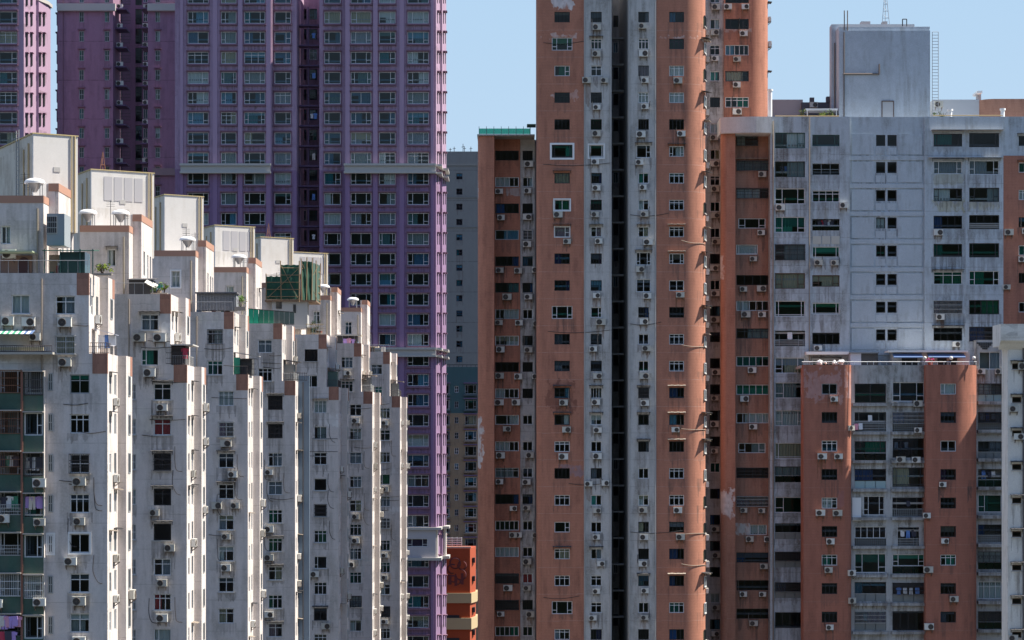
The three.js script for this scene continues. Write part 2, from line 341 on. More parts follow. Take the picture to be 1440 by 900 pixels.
mat.paleGlass = new THREE.MeshPhysicalMaterial({ color: new THREE.Color().setRGB(.5, .66, .66), roughness: .3, transmission: .4, thickness: 0 });
const netGeo = (w, h) => memo(`n${w}${h}`, () => { const g = [], n = Math.round(w / .22), m = Math.max(2, Math.round(h / .22)); for (let i = 0; i <= n; i++) g.push(box(-w / 2 + w * i / n - .016, -w / 2 + w * i / n + .016, -h / 2, h / 2, -.02, 0)); for (let j = 0; j <= m; j++) g.push(box(-w / 2, w / 2, -h / 2 + h * j / m - .016, -h / 2 + h * j / m + .016, -.002, .018)); return merge(g); });
// washing on a line: each garment is a thing
const wash = { w: M(.7, .7, .72), k: M(.05, .05, .07), r: M(.5, .05, .09), p: M(.62, .3, .42), b: M(.12, .24, .55), v: M(.42, .28, .6), c: M(.6, .55, .5), g: M(.06, .25, .16) };
const washName = { w: 'white', k: 'dark', r: 'red', p: 'pink', b: 'blue', v: 'purple', c: 'cream', g: 'green' };
function garmentGeo(k) {
  return memo('gar' + k, () => {
    const s = new THREE.Shape(), t = k % 3;
    if (t === 0) { [[-.3, .3], [-.12, .38], [.12, .38], [.3, .3], [.26, .1], [.18, .16], [.2, -.4], [-.2, -.4], [-.18, .16], [-.26, .1]].forEach(([x, y], i) => i ? s.lineTo(x, y) : s.moveTo(x, y)); }
    else if (t === 1) { [[-.2, .38], [.2, .38], [.22, -.5], [.04, -.5], [0, .05], [-.04, -.5], [-.22, -.5]].forEach(([x, y], i) => i ? s.lineTo(x, y) : s.moveTo(x, y)); }
    else { [[-.24, .38], [.24, .38], [.26, -.3], [.1, -.36], [-.2, -.31]].forEach(([x, y], i) => i ? s.lineTo(x, y) : s.moveTo(x, y)); }
    const g = new THREE.ExtrudeGeometry(s, { depth: .03, bevelEnabled: true, bevelSize: .012, bevelThickness: .012, bevelSegments: 1 }), p = g.attributes.position;
    for (let i = 0; i < p.count; i++) p.setZ(i, p.getZ(i) + .05 * Math.sin(p.getX(i) * 14 + k) * (1 - p.getY(i)));
    g.computeVertexNormals(); return g;
  });
}
function hang(B, x, y, z, w, cols = 'wbk', place = 'a balcony of the white and salmon complex') {
  if (!cols) return;
  const n = cols.length, line = mesh('washing_line', bar([x - w / 2 - .1, y + .4, z], [x + w / 2 + .1, y + .4, z], .015), mat.cable, B.g);
  for (let i = 0; i < n; i++) {
    const g = mesh(numbered('hanging_garment'), garmentGeo(Math.floor(rnd() * 6)), wash[cols[i]], scene);
    g.position.set(B.X + x - w / 2 + w * (i + .5) / n, y, -B.d + z); g.rotation.y = rr(-.3, .3); g.scale.setScalar(rr(.8, 1.1));
    tag(g, `${washName[cols[i]]} garment drying on a line at ${place}`, 'clothing', 'washing hung out to dry');
  }
}
mat.inside = M(.32, .31, .29);
// a quarter round wall from facing the camera at (x, z) round to facing sideways; side +1 turns to +x, -1 to -x
function quarter(B, x, z, r, yB, yT, side, m, name = 'rounded_wall', a1 = Math.PI / 2) {
  const n = 14, pos = [], nor = [], uv = [], idx = [];
  for (let i = 0; i <= n; i++) {
    const a = a1 * i / n, px = x + side * r * Math.sin(a), pz = z - r + r * Math.cos(a);
    for (const y of [yB, yT]) { pos.push(px, y, pz); nor.push(side * Math.sin(a), 0, Math.cos(a)); uv.push(x + side * r * a, y); }
  }
  for (let i = 0; i < n; i++) { const a = i * 2; if (side > 0) idx.push(a, a + 2, a + 3, a, a + 3, a + 1); else idx.push(a, a + 3, a + 2, a, a + 1, a + 3); }
  // roof of the round part
  const c = pos.length / 3; pos.push(x, yT, z - r); nor.push(0, 1, 0); uv.push(0, 0);
  for (let i = 0; i <= n; i++) { const a = a1 * i / n; pos.push(x + side * r * Math.sin(a), yT, z - r + r * Math.cos(a)); nor.push(0, 1, 0); uv.push(r * Math.sin(a), r * Math.cos(a)); }
  for (let i = 0; i < n; i++) side > 0 ? idx.push(c, c + 1 + i, c + 2 + i) : idx.push(c, c + 2 + i, c + 1 + i);
  const g = new THREE.BufferGeometry(); g.setAttribute('position', new THREE.Float32BufferAttribute(pos, 3)); g.setAttribute('normal', new THREE.Float32BufferAttribute(nor, 3)); g.setAttribute('uv', new THREE.Float32BufferAttribute(uv, 2)); g.setIndex(idx);
  return mesh(name, g, m, B.g);
}
const BRICK = [.43, .182, .116], WHITE = [.48, .465, .445], GREYW = [.31, .3, .28];
const brickP = (x = {}) => ({ base: BRICK, mottle: .16, grain: .16, grime: .5, grimeColor: [.17, .068, .045], thresh: .55, course: .3, ...x });
const whiteP = (x = {}) => ({ base: WHITE, mottle: .1, grain: .14, grime: .5, grimeColor: [.13, .12, .1], thresh: .56, ...x });

// ================================================================ ground
{
  const g = new THREE.PlaneGeometry(5000, 5000); g.rotateX(-Math.PI / 2);
  tag(mesh('ground', g, M(.075, .078, .072, { roughness: .95 }), scene), 'dark city ground far below the towers', undefined, undefined, 'structure');
}

// ================================================================ the tall salmon and white tower
{
  const B = building('salmon_tower', 'tall salmon and white apartment tower with rounded corner and dark central slot', 'building', 840, 222);
  const R = { v: 24, dv: 37.75 };
  const ag = 'air conditioners on the salmon tower';
  const T = B.y(-110);
  section(B, { u0: 762, u1: 821, yT: T, storey: [43, 37.75, .45, [.5, .36, .3]], paint: brickP({ ppm: 20, patchesPx: [[778, -30, 806, 12, [.62, .56, .54], .9, .5], [775, 132, 800, 134.5, [.6, .5, .47], .6, .5], [797, 128, 812, 138, [.55, .38, .34], .5, .6], [768, 535, 806, 575, [.14, .045, .03], .55, 1], [786, 655, 821, 671, [.26, .18, .2], .7, .3], [775, 48, 810, 53, [.6, .48, .44], .6, .5]] }),
    cols: [{ u: 790.5, w: 21.5, h: 15, ...R, acDrop: .42, acLabel: 'air conditioner on the salmon tower\'s plain corner', acGroup: ag,
      toks: 'Dd C+g Rg Dd Dd B+gs Dya Sgs< Rpa> D D C+g D D Xa1 Sda> T1 D T Rg Ta T C+g T', more: { 5: { sur: .2, frame: mat.frameD }, 7: { sur: .12 }, 8: { sur: .05 } } }] });
  section(B, { u0: 821, u1: 860, yT: T, z: -.02, storey: [43, 37.75, .4], paint: whiteP({ ppm: 20 }),
    cols: [{ u: 838.5, w: 15.5, h: 15, ...R, acDrop: .42, acLabel: 'air conditioner on the white strip before the slot', acGroup: ag,
      toks: 'D1 Tga1 Wb2 D1 Dg1 B+gs1 D1 Dg1 Spa> D D1 Rg> D< D1 Dwa1 Sa1 S1 D2 S1 S1 Sa> W1 W< D' }] });
  section(B, { u0: 884, u1: 923, yT: T, z: -.02, storey: [43, 37.75, .4], paint: whiteP({ ppm: 20, s: 77 }),
    cols: [{ u: 905, w: 15, h: 15, ...R, acDrop: .42, acLabel: 'air conditioner on the white strip after the slot', acGroup: ag,
      toks: 'D1 Tg1 Dp1 Tc1 D< R+a< Sg1 S1 Sya> C+a< S+> D1 S> Sg1 Dxa1 Sbda Da Sb Sc1 Rd1 D1 Da1 Sg1 D' }] });
  const s4 = section(B, { u0: 923, u1: 965, yT: T, storey: [43, 37.75, .45, [.5, .36, .3]], paint: brickP({ ppm: 20, s: 55, patchesPx: [[925, 52, 965, 53.5, [.6, .48, .44], .6, .4]] }),
    cols: [{ u: 951.5, w: 21, h: 15, ...R, acDrop: .42, acLabel: 'air conditioner by the sunlit rounded corner', acGroup: ag,
      toks: 'D Tgd Tc1 Tc D> Ca Tb T TA CA S> D T T DA DA1 DA T T1 D> D DA Tg D' }] });
  // deep slot
  s4.m0 = M(...WHITE);
  section(B, { x0: B.x(858.5), x1: B.x(885.5), yT: T, z: -20, depth: 3, paint: whiteP({ ppm: 10 }), cols: [{ u: 866, w: 7, h: 16, v: 30, dv: 36.6, toks: 'D Sb D D X D Sg D D D Sb D D X D D D S D D D S D D'.replace(/x/g, '') }] });
  for (const [a, b] of [[858, 860], [884, 886]]) { const xs = [B.x(a, -.3), B.x(b, -.3)]; mesh('slot_wall', box(xs[0], xs[1], 0, T, -20, -8.02), s4.m0, B.g); mesh('slot_lining', a < 870 ? box(B.x(860, -.02) + .001, B.x(860, -.02) + .03, 0, T, -8.02, -.3) : box(B.x(884, -.02) - .03, B.x(884, -.02) - .001, 0, T, -8.02, -.3), s4.m0, B.g); }
  for (let k = 0; k < 24; k++) { const y = B.y(43 + 37.75 * k, -4); mesh('slot_ledge', box(B.x(860.5, -.2), B.x(883.5, -.2), y, y + .16, -9.6, -8.6), s4.m0, B.g); }
  for (const u of [822.5, 858.5, 885.5, 921.5]) mesh('drainpipe', bar([B.x(u), 0, .05], [B.x(u), T, .05], .05), mat.sill, B.g);
  for (const [u0, u1, v] of [[764, 821, 60], [764, 860, 231], [770, 860, 466], [800, 860, 680], [886, 940, 302], [884, 930, 455], [886, 960, 748], [764, 815, 840]]) mesh('cable', cable([[B.x(u0), B.y(v), .03], [B.x((u0 * 2 + u1) / 3), B.y(v + 2), .03], [B.x((u0 + 2 * u1) / 3), B.y(v + 1), .03], [B.x(u1), B.y(v - 2), .03]], .025), mat.cable, B.g);
  // rounded corners
  quarter(B, s4.x1, 0, B.x(992, -2) - s4.x1, 0, T, 1, s4.m, 'rounded_corner');
  const xr = B.x(992, -2), xl = B.x(762);
  quarter(B, xl, 0, .52, 0, T, -1, s4.m, 'rounded_corner');
  mesh('side_wall', [box(xl - .52, xl, 0, T, -8, -.52), box(s4.x1, xr, 0, T, -9, -2.02)], s4.m, B.g);
  const side = (z) => xr + .0;
  // on the sunlit round corner: windows on edge, awnings and machines
  const r = xr - s4.x1, at = (a) => [s4.x1 + r * Math.sin(a), -r + r * Math.cos(a)];
  'DaDSaSSDaSSaaSSaaSDDDaSD'.split('').forEach((ch, k) => {
    const v = 26 + 37.75 * k, y = B.y(v), a = 1.32, [px, pz] = at(a);
    addWindow(B, px, y, pz, 1.15, 1.1, { st: ch === 'D' ? 'D' : 'S', in: .06, glass: mat.green, awn: ch === 'a', awnMat: mat.awnL, sill: 1 }, a);
    if (k % 6 === 3 || k % 5 === 1) { const g = mesh('awning', awningGeo(1.5, .7), mat.awn, B.g); const [qx, qz] = at(1.1); g.position.set(qx, y + .95, qz); g.rotation.y = 1.1; }
    if (k % 2 || k % 5 === 0) airCon(B.X + xr + .02, y - 1.05, -B.d - 2.5, Math.PI / 2, 'white air conditioner seen edge-on at the sunlit rounded corner', ag);
  });
  for (const [v, l, s] of [[338, 46, 6], [485, 36, 4], [752, 30, -3], [793, 30, 4], [603, 20, 2]]) {   // drain hoses across the round corner
    const pts = []; for (let i = 0; i <= 6; i++) { const a = -.25 + 1.6 * i / 6, aa = Math.max(0, a), [px, pz] = at(aa); pts.push([a < 0 ? s4.x1 + a * 2 : px + .05 * Math.sin(aa), B.y(v + s * .25 * Math.sin(i * .9) + s * i / 6), (a < 0 ? 0 : pz) + .05 * Math.cos(aa)]); }
    mesh('drain_hose', cable(pts, .032), mat.pipe, B.g);
  }
  // lower wing with the recessed balconies
  const V = { v: 218.7, dv: 37.17 }, TW = B.y(191, -5);
  const w1 = section(B, { u0: 684, u1: 695, yT: TW, z: -5, storey: [200, 37.17, .35], paint: brickP({ base: BRICK, ppm: 18 }) });
  quarter(B, w1.x0, -5, B.x(684, -5) - B.x(672, -6), 0, TW, -1, wallMat({ w: 4, h: 60, x0: w1.x0 - 2.5, y0: 30, ...brickP({ base: BRICK, patches: [[0, 16, 2.1, 21.5, [.55, .5, .48], .95, .5], [0, 45, 1.2, 49, [.5, .44, .42], .9, .4]] }) }), 'rounded_corner');
  section(B, { u0: 695, u1: 731.5, yT: TW, z: -7.6, paint: brickP({ grime: .5, ppm: 18, patchesPx: [[712, 264, 731, 275, [.42, .38, .37], .8, .2]] }),
    cols: [{ u: 713, w: 33.5, h: 14, ...V, acDrop: .4, acLabel: 'air conditioner on the recessed salmon wing', acGroup: ag, roof: 'below the deck',
      toks: 'D Pc< D< Sbm D< D1 Pmc< Pc< D< Pc2 Sc1 Pc< Qm< D> Pg> Pc Df1 Dx< Pg', more: { 8: { blind: 0 } } }] });
  section(B, { u0: 731.5, u1: 752, yT: TW, z: -7.7, storey: [236, 37.17, .4], paint: whiteP({ grime: .7 }),
    cols: [{ u: 742, w: 14.5, h: 14, ...V, acDrop: .4, acLabel: 'air conditioner on the wing\'s grey corner strip', acGroup: ag, roof: 'below the deck',
      toks: 'D1 S1 D1 SX1 D2 D1 S2 D1 D2 D S S> S1 D1 S2 S1 Sr1 D> Sg' }] });
  mesh('wing_side', box(B.x(752, -5), B.x(752, -5) + .5, 0, TW, -9, -8), M(...WHITE), B.g);
  // roof deck of the wing: green screens on posts
  const sc = mesh('roof_deck', [box(B.x(671, -5), B.x(752, -5), TW + .004, TW + .14, -9, -4.8)], M(.3, .3, .28), B.g);
  for (let i = 0; i < 7; i++) { const a = B.x(674 + i * 10.4, -5), b = B.x(674 + (i + 1) * 10.4 - .7, -5); mesh('deck_screen', box(a, b, TW + .2, TW + .78, -5.04, -5), new THREE.MeshPhysicalMaterial({ color: new THREE.Color().setRGB(.2, .62, .5), roughness: .25, transmission: .8, thickness: 0 }), sc); mesh('deck_post', box(a - .05, a, TW + .14, TW + 1, -5.03, -4.96), mat.frameG, sc); }
  mesh('deck_awning', [box(B.x(741, -5), B.x(753.5, -5), TW + 1.1, TW + 1.2, -6.5, -4.6), box(B.x(745, -5), B.x(746, -5), TW, TW + 1.1, -5.1, -5)], mat.awnG, sc);
  // rear wing, seen above the white complex
  const VR = { v: -3, dv: 36.7 };
  section(B, { u0: 990, u1: 1018, yT: T, z: -13.6, depth: 6, paint: whiteP({ grime: .7 }), storey: [15, 36.7, .4],
    cols: [{ u: 1005.5, w: 14, h: 14, ...VR, acDrop: .4, acLabel: 'old air conditioner in the recess behind the rounded corner', acGroup: ag, toks: 'S1 S1 W1 S D Sc1 S1 W1 Sg1 S1 D1 Sb1 D1 D D1 D1 D1 D1 Sg D D1 D1 D Sc1 D1' }] });
  const r1 = section(B, { u0: 1018, u1: 1057, yT: T, z: -13.3, depth: 6, paint: brickP({ patchesPx: [[1020, 64, 1027, 78, [.5, .44, .38], .95, .1], [1018, 40, 1055, 44, [.5, .4, .36], .6, .5]] }),
    cols: [{ u: 1036.5, w: 33, h: 14.5, ...VR, acDrop: .4, acLabel: 'air conditioner on the tower\'s rear salmon wing', acGroup: ag, toks: 'Dd2 Cd> Pb1 Rd1 Qg1 D' }] });
  quarter(B, r1.x1, -13.3, B.x(1080, -15) - r1.x1, 0, T, 1, wallMat({ w: 4, h: 70, x0: r1.x1, y0: 40, s: 91, ...brickP({ base: BRICK }) }), 'rounded_corner');
  for (const [v, k] of [[3, 0], [27, 1], [62, 1], [100, 0]]) k ? airCon(B.X + B.x(1080, -15), B.y(v, -15), -B.d - 15.3, Math.PI / 2, 'air conditioner jutting from the rear wing\'s sunlit edge', ag) : (() => { const a = mesh('awning', awningGeo(1.2, .45), mat.awn, B.g); a.position.set(B.x(1079.6, -15), B.y(v, -15), -15.2); a.rotation.y = Math.PI / 2; })();
}

// ================================================================ the white and salmon complex with the machine room on its roof
{
  const B = building('white_salmon_complex', 'wide white apartment block with salmon end wing and machine room on the roof', 'building', 1200, 231);
  const ag = 'air conditioners on the white and salmon complex', T = B.y(164), VF = [197.5, 238, 276, 316, 355, 395, 434, 476, 514, 549, 588, 634, 667, 710, 747, 787, 830, 872];
  // salmon end wing
  const vE = [198, 233, 272, 314, 351, 394, 430, 469, 508, 548, 588, 630, 665, 705, 745, 784, 823, 863];
  const e1 = section(B, { u0: 1022, u1: 1034, vT: 187, z: .4, storey: [212, 38.7, .4, [.42, .28, .22]], paint: brickP({ ppm: 18, base: [.37, .188, .128], patchesPx: [[1010, 690, 1031, 728, [.55, .52, .5], .95, .5]] }) });
  const brickR = wallMat({ w: 4, h: 60, x0: e1.x0 - 3, y0: 30, s: 301, ...brickP({ base: [.37, .188, .128], patches: [[.5, 11, 3.2, 13.6, [.55, .52, .5], .95, .5], [1.9, 36.5, 2.6, 39, [.5, .44, .42], .95, .3]] }) });
  quarter(B, e1.x0, .4, e1.x0 - B.x(1013, -.3), 0, B.y(187, .4), -1, brickR, 'rounded_corner');
  section(B, { u0: 1034, u1: 1083, vT: 187, z: -1.5, paint: brickP({ base: [.37, .188, .128], grime: .5, ppm: 18, patchesPx: [[1034, 736, 1055, 753, [.5, .48, .45], .95, .12]] }),
    cols: [{ u: 1058.5, w: 46, h: 14.5, vs: vE, acDrop: .38, acLabel: 'air conditioner on the dark salmon end wing', acGroup: ag, roof: 'below the roof',
      toks: 'Dxc Dxl> Dxc Cgw> Bc> D2 Pc2 Qd Pg1 Pgc< Pc1 C Df DX2 Sc2 D> D2 D1', ws: { 0: 30, 3: 38, 4: 30, 11: 38, 14: 24 }, du: { 0: -8, 3: -1, 4: -8, 11: -1, 14: 8 }, more: { 1: { awn: 1, awnMat: mat.awnL } } }] });
  // curved white parapet over the wing
  {
    const yb = B.y(187, 1), yt = B.y(164.5, 1), xa = B.x(1013, .6), xb = B.x(1083), n = 20, pts = [];
    const s = new THREE.Shape(); for (let i = 0; i <= n; i++) { const t = i / n; s[i ? 'lineTo' : 'moveTo'](xa + (xb - xa) * t, .75 + .55 * Math.sin(Math.min(1, t * 1.4) * Math.PI / 2) - .5 * Math.max(0, t - .7)); } s.lineTo(xb, -3); s.lineTo(xa, -3); s.closePath();
    const g = new THREE.ExtrudeGeometry(s, { depth: yt - yb, bevelEnabled: false }); g.rotateX(-Math.PI / 2); g.scale(1, 1, -1); g.translate(0, yb, 0);
    const ix = g.index; const p = g.attributes.position; for (let i = 0; i < p.count; i += 3) for (const a of ['position', 'normal', 'uv']) { const A = g.attributes[a], m = A.itemSize; for (let k = 0; k < m; k++) { const t = A.array[i * m + k]; A.array[i * m + k] = A.array[(i + 2) * m + k]; A.array[(i + 2) * m + k] = t; } }
    g.computeVertexNormals(); metreUV(g);
    mesh('curved_parapet', g, wallMat({ w: 8, h: 3, x0: xa, y0: yb, s: 5, ...whiteP({ base: [.56, .57, .56], grime: .3 }) }), B.g);
  }
  // two bays of wide windows
  const wp = (x) => whiteP({ base: [.45, .49, .52], ppm: 18, ...x });
  section(B, { u0: 1083, u1: 1137, yT: T, z: .1, storey: [217, 39.2, .5], paint: wp({ grime: .65 }),
    cols: [{ u: 1111, w: 42, h: 22, vs: VF, acDrop: .38, acLabel: 'air conditioner on the wide white bay', acGroup: ag, roof: 'below the roof',
      toks: 'Cdc Ddk Cg< Cgc Dxl Cy Bg O/bwbkr C L Cc By Dl/q Lg D/p Dx/p Dx/p D', more: { 5: { frame: mat.frameB }, 0: { frame: mat.frameG } } }] });
  section(B, { u0: 1137, u1: 1195, yT: T, z: 0, storey: [217, 39.2, .45], paint: wp({ s: 12 }), stains: [[1170, 225, 1.5, 3], [1185, 290, .4, 4, [.1, .06, .04]], [1166, 292, 1, 3, [.14, .1, .03]]],
    cols: [{ u: 1161.5, w: 38.5, h: 16, vs: VF.slice(0, 9), acDrop: .42, acLabel: 'air conditioner beside the blank panelled wall', acGroup: ag, roof: 'below the roof', toks: 'ZGb Xdm Qg O/qkrw Bg2 Cyd Bg D< Qga', more: { 5: { frame: mat.frameB }, 4: { awn: 0 } } }] });
  mesh('sheet_panel', [0, 1, 2].map((i) => box(B.x(1143 + i * 13), B.x(1154.6 + i * 13), B.y(343), B.y(332), .01, .05)), M(.5, .48, .42), B.g);
  mesh('drainpipe', [bar([B.x(1087), 0, .2], [B.x(1087), T - .5, .2], .07), bar([B.x(1138), 0, .16], [B.x(1138), T, .16], .05)], mat.pipe, B.g);
  airCon(B.X + B.x(1186), B.y(289), -B.d, 0, 'white air conditioner hung at the edge of the panelled wall', ag);
  hang(B, B.x(1112, -.5), B.y(238, -.5), -.5, 2.4, 'kbwgr', 'a wide window high on the white bay'); hang(B, B.x(1106), B.y(545), -.5, 1.8, 'rgck', 'a bay window beside the low salmon block'); hang(B, B.x(1162), B.y(313), -.5, 1.8, 'krwk', 'an open bay beside the panelled wall');
  // blank panelled wall with pairs of small openings
  {
    const vs = [197.5, 235.6, 275, 313.5, 353, 393, 432, 471];
    section(B, { u0: 1195, u1: 1300, yT: T, z: -.25, paint: wp({ base: [.46, .505, .54], grime: .45 }), stains: [[1205, 205, 2.5, 3], [1290, 205, 2, 3], [1212, 240, 2, 2]],
      cols: [{ u: 1238.5, w: 13, h: 15.5, vs, toks: 'O O O Sc Sg O O O', all: { glass: mat.dim, frame: mat.frameD } }, { u: 1254.5, w: 13, h: 15.5, vs, toks: 'O O O O O O O O', all: { glass: mat.dim, frame: mat.frameD } }] });
    const pm = wallMat({ w: 9, h: 26, x0: B.x(1196), y0: B.y(490), s: 44, ...wp({ base: [.46, .505, .54], grime: .4 }) });
    for (let k = 0; k < 8; k++) {
      const yt = B.y(188 + 39.2 * k), yb = B.y(217 + 39.2 * k);
      for (const [a, b] of [[1198, 1229], [1263.5, 1297]]) mesh('wall_panel', box(B.x(a), B.x(b), yb, yt, -.26, -.18), pm, B.g);
      for (const [a, b] of [[1232, 1245], [1248, 1261]]) mesh('wall_panel', box(B.x(a), B.x(b), yb, B.y(207 + 39.2 * k), -.26, -.2), pm, B.g);
      mesh('storey_band', box(B.x(1195), B.x(1300), B.y(225 + 39.2 * k), B.y(219 + 39.2 * k), -.26, -.15), pm, B.g);
    }
  }
  const vH = [197, 235.5, 274, 312.5, 352, 391, 432, 470];
  section(B, { u0: 1300, u1: 1358, yT: T, z: 0, storey: [219, 39.2, .5], paint: wp({ base: [.46, .505, .54], patchesPx: [[1312, 243, 1355, 260, [.34, .34, .25], .6, .3], [1312, 282, 1355, 297, [.36, .34, .2], .6, .3]] }),
    cols: [{ u: 1333, w: 40, h: 18, vs: vH, acDrop: .38, acLabel: 'air conditioner on the bay beyond the panelled wall', acGroup: ag, roof: 'below the roof', toks: 'BdA Zna Zd D< Bdg Tga DxX< Da>', more: { 0: { glass: mat.dim } } }] });
  section(B, { u0: 1358, u1: 1411, yT: T, z: .06, storey: [219, 39.2, .5], paint: wp({ base: [.46, .505, .54], patchesPx: [[1363, 283, 1406, 295, [.4, .38, .26], .6, .2]] }),
    cols: [{ u: 1384, w: 42, h: 20, vs: vH, acLabel: 'air conditioner by the complex\'s salmon edge', acGroup: ag, toks: 'BdA Zka Zd D/b Bdg Zg Pgd Dx' }] });
  mesh('window_hood', [box(B.x(1309), B.x(1410), B.y(184), B.y(183), .06, .7), box(B.x(1305), B.x(1410), B.y(222.5), B.y(221.5), .07, .5)], mat.sill, B.g);
  // salmon edge with a white top storey
  section(B, { u0: 1411, u1: 1480, vT: 164, yB: B.y(219), z: 0, paint: wp({ base: [.46, .505, .54] }), cols: [{ u: 1441, w: 17, h: 14, vs: [198], toks: 'Sda' }] });
  section(B, { u0: 1411, u1: 1480, yT: B.y(219), z: .05, paint: brickP({ base: [.38, .165, .11] }), cols: [{ u: 1441, w: 17, h: 14, vs: vH.slice(1), acDrop: .4, acLabel: 'air conditioner on the salmon edge', acGroup: ag, toks: 'Sga Tc D1 Sg< D S Sga' }] });
  for (const [u, v] of [[1418, 327], [1415, 404]]) airCon(B.X + B.x(u), B.y(v), -B.d + .06, 0, 'white air conditioner beside a vertical pipe on the salmon edge', ag);
  // roof slab, machine room, and what stands up there
  const y = T;
  mesh('roof_slab', box(B.x(1013), B.x(1480), y - .5, y - .05, -16, -8), mat.sill, B.g);
  const concrete = wallMat({ w: 12, h: 11, x0: B.x(1170), y0: y, s: 61, ppm: 24, ...whiteP({ base: [.44, .49, .535], grime: .4, grain: .22, mottle: .16 }) });
  const mr = mesh('machine_room', [box(B.x(1180, -3), B.x(1308, -3), y - .04, B.y(43, -3), -10, -3), box(B.x(1180, -3), B.x(1308, -3), B.y(43, -3), B.y(38, -3.4), -10, -3.4)], concrete, B.g);
  mesh('stair_house', box(B.x(1169.5, -5), B.x(1180, -5), y - .04, B.y(34.5, -5), -6.6, -5.2), concrete, mr);
  mesh('upper_parapet', [box(B.x(1169.5, -6), B.x(1286, -6), B.y(38, -6) + .01, B.y(34, -6), -7.2, -6), box(B.x(1286, -6), B.x(1308, -6), B.y(40, -6), B.y(37, -6), -10.2, -6.2)], M(.42, .42, .43), mr);
  for (const [a, b, v0, v1] of [[1211, 1224, 34, 30], [1241, 1248, 34, 30]]) mesh('roof_vent', box(B.x(a, -7), B.x(b, -7), B.y(v0, -7), B.y(v1, -7), -8, -7), M(.42, .4, .4), mr);
  mesh('wall_pipe', [bar([B.x(1191.5), B.y(104, -2.9), -2.9], [B.x(1243), B.y(104, -2.9), -2.9], .09), bar([B.x(1243), B.y(104, -2.9), -2.9], [B.x(1243), B.y(90, -2.9), -2.9], .07), bar([B.x(1187, -2.9), y, -2.92], [B.x(1187, -2.9), B.y(45, -2.9), -2.92], .06), bar([B.x(1174, -5), y, -5.1], [B.x(1174, -5), B.y(60, -5), -5.1], .06), bar([B.x(1194), B.y(42, -3), -3.3], [B.x(1194), B.y(14, -3), -3.3], .06), bar([B.x(1198.5), B.y(42, -3), -3.3], [B.x(1198.5), B.y(14, -3), -3.3], .06)], mat.acBar, mr);
  mesh('door', [box(B.x(1247.5), B.x(1263), y, B.y(143, -3), -3, -2.94)], M(.38, .4, .42), mr);
  mesh('door_frame', [box(B.x(1246.5), B.x(1247.5), y, B.y(142, -3), -3, -2.9), box(B.x(1263), B.x(1264), y, B.y(142, -3), -3, -2.9), box(B.x(1246.5), B.x(1264), B.y(143, -3), B.y(142, -3), -3, -2.88)], mat.frameB, mr);
  { // ladder up the side
    const g = [], xa = B.x(1311, -4), xb = B.x(1319.5, -4); g.push(bar([xa, y, -4], [xa, B.y(45, -4), -4], .035), bar([xb, y + 1, -4], [xb, B.y(45, -4), -4], .035)); for (let v = 45; v < 160; v += 4.4) g.push(bar([xa, B.y(v, -4), -4], [xb, B.y(v, -4), -4], .03)); mesh('ladder', g, mat.steel, mr);
  }
  mesh('roof_rail', [bar([B.x(1281), B.y(37, -5), -5], [B.x(1281), B.y(27, -5), -5], .06), bar([B.x(1287), B.y(37, -5), -5], [B.x(1287), B.y(27, -5), -5], .06), bar([B.x(1281), B.y(27, -5), -5], [B.x(1287), B.y(27, -5), -5], .06)], mat.frameD, mr);
  // parapet rooms behind the roof edge
  mesh('rooftop_room', [box(B.x(1085, -7), B.x(1129, -7), y - .04, B.y(140, -7), -9, -7)], M(.36, .32, .32), B.g);
  mesh('rooftop_wall', [box(B.x(1312, -7), B.x(1377, -7), y - .04, B.y(140, -7), -9, -7), box(B.x(1375, -8), B.x(1380, -8), y, B.y(128, -8), -9, -8.1)], M(.43, .44, .46), B.g);
  { const s = [box(B.x(1374, -7), B.x(1381, -7), B.y(131, -7), B.y(128, -7), -9.3, -6.8)]; mesh('chimney_cap', s, mat.white, B.g); }
  quarter(B, B.x(1400, -6), -6, B.x(1400, -6) - B.x(1377.5, -6), y - .04, B.y(139, -6), -1, brickR, 'rounded_roof_wall');
  mesh('roof_wall', box(B.x(1400, -6), B.x(1480, -6), y - .04, B.y(139, -6), -9, -6), brickR, B.g);
  for (const [u, v0] of [[1083, 128], [1336, 156], [1410, 155]]) { const x = B.x(u, -1), yy = B.y(v0, -1); mesh('vent_pipe', [bar([x, y - .1, -1], [x, yy, -1], .22, 10), bar([x, yy, -1], [x, yy + .18, -1], .32, 10)], mat.white, B.g); }
  mesh('roof_edge_pipe', [bar([B.x(1090, -.5), y + .12, -.5], [B.x(1180, -.5), y + .12, -.5], .06), bar([B.x(1312, -.5), y + .2, -.5], [B.x(1410, -.5), y + .2, -.5], .05)], mat.frameY, B.g);
  mesh('roof_canopy', [box(B.x(1133, -3), B.x(1178, -3), B.y(155, -3), B.y(152.5, -3), -5, -3), box(B.x(1135, -3), B.x(1136, -3), y, B.y(155, -3), -3.2, -3.1), box(B.x(1176, -3), B.x(1177, -3), y, B.y(155, -3), -3.2, -3.1)], mat.white, B.g);
  airCon(B.X + B.x(1144, -6), B.y(148, -6), -B.d - 6, 0, 'air conditioner on the roof among clutter by the machine room', ag);
  airCon(B.X + B.x(1320, -5), B.y(147, -5), -B.d - 5.2, 0, 'air conditioner on the roof behind the ladder', ag, 1.15);
  mesh('roof_shed', [box(B.x(1128, -6), B.x(1170, -6), y, B.y(143, -6), -8, -6.4), box(B.x(1140, -6), B.x(1146, -6), B.y(143, -6), B.y(136, -6), -7, -6.5), box(B.x(1163, -6), B.x(1170, -6), B.y(143, -6), B.y(135, -6), -7, -6.3)], M(.09, .09, .1), B.g);
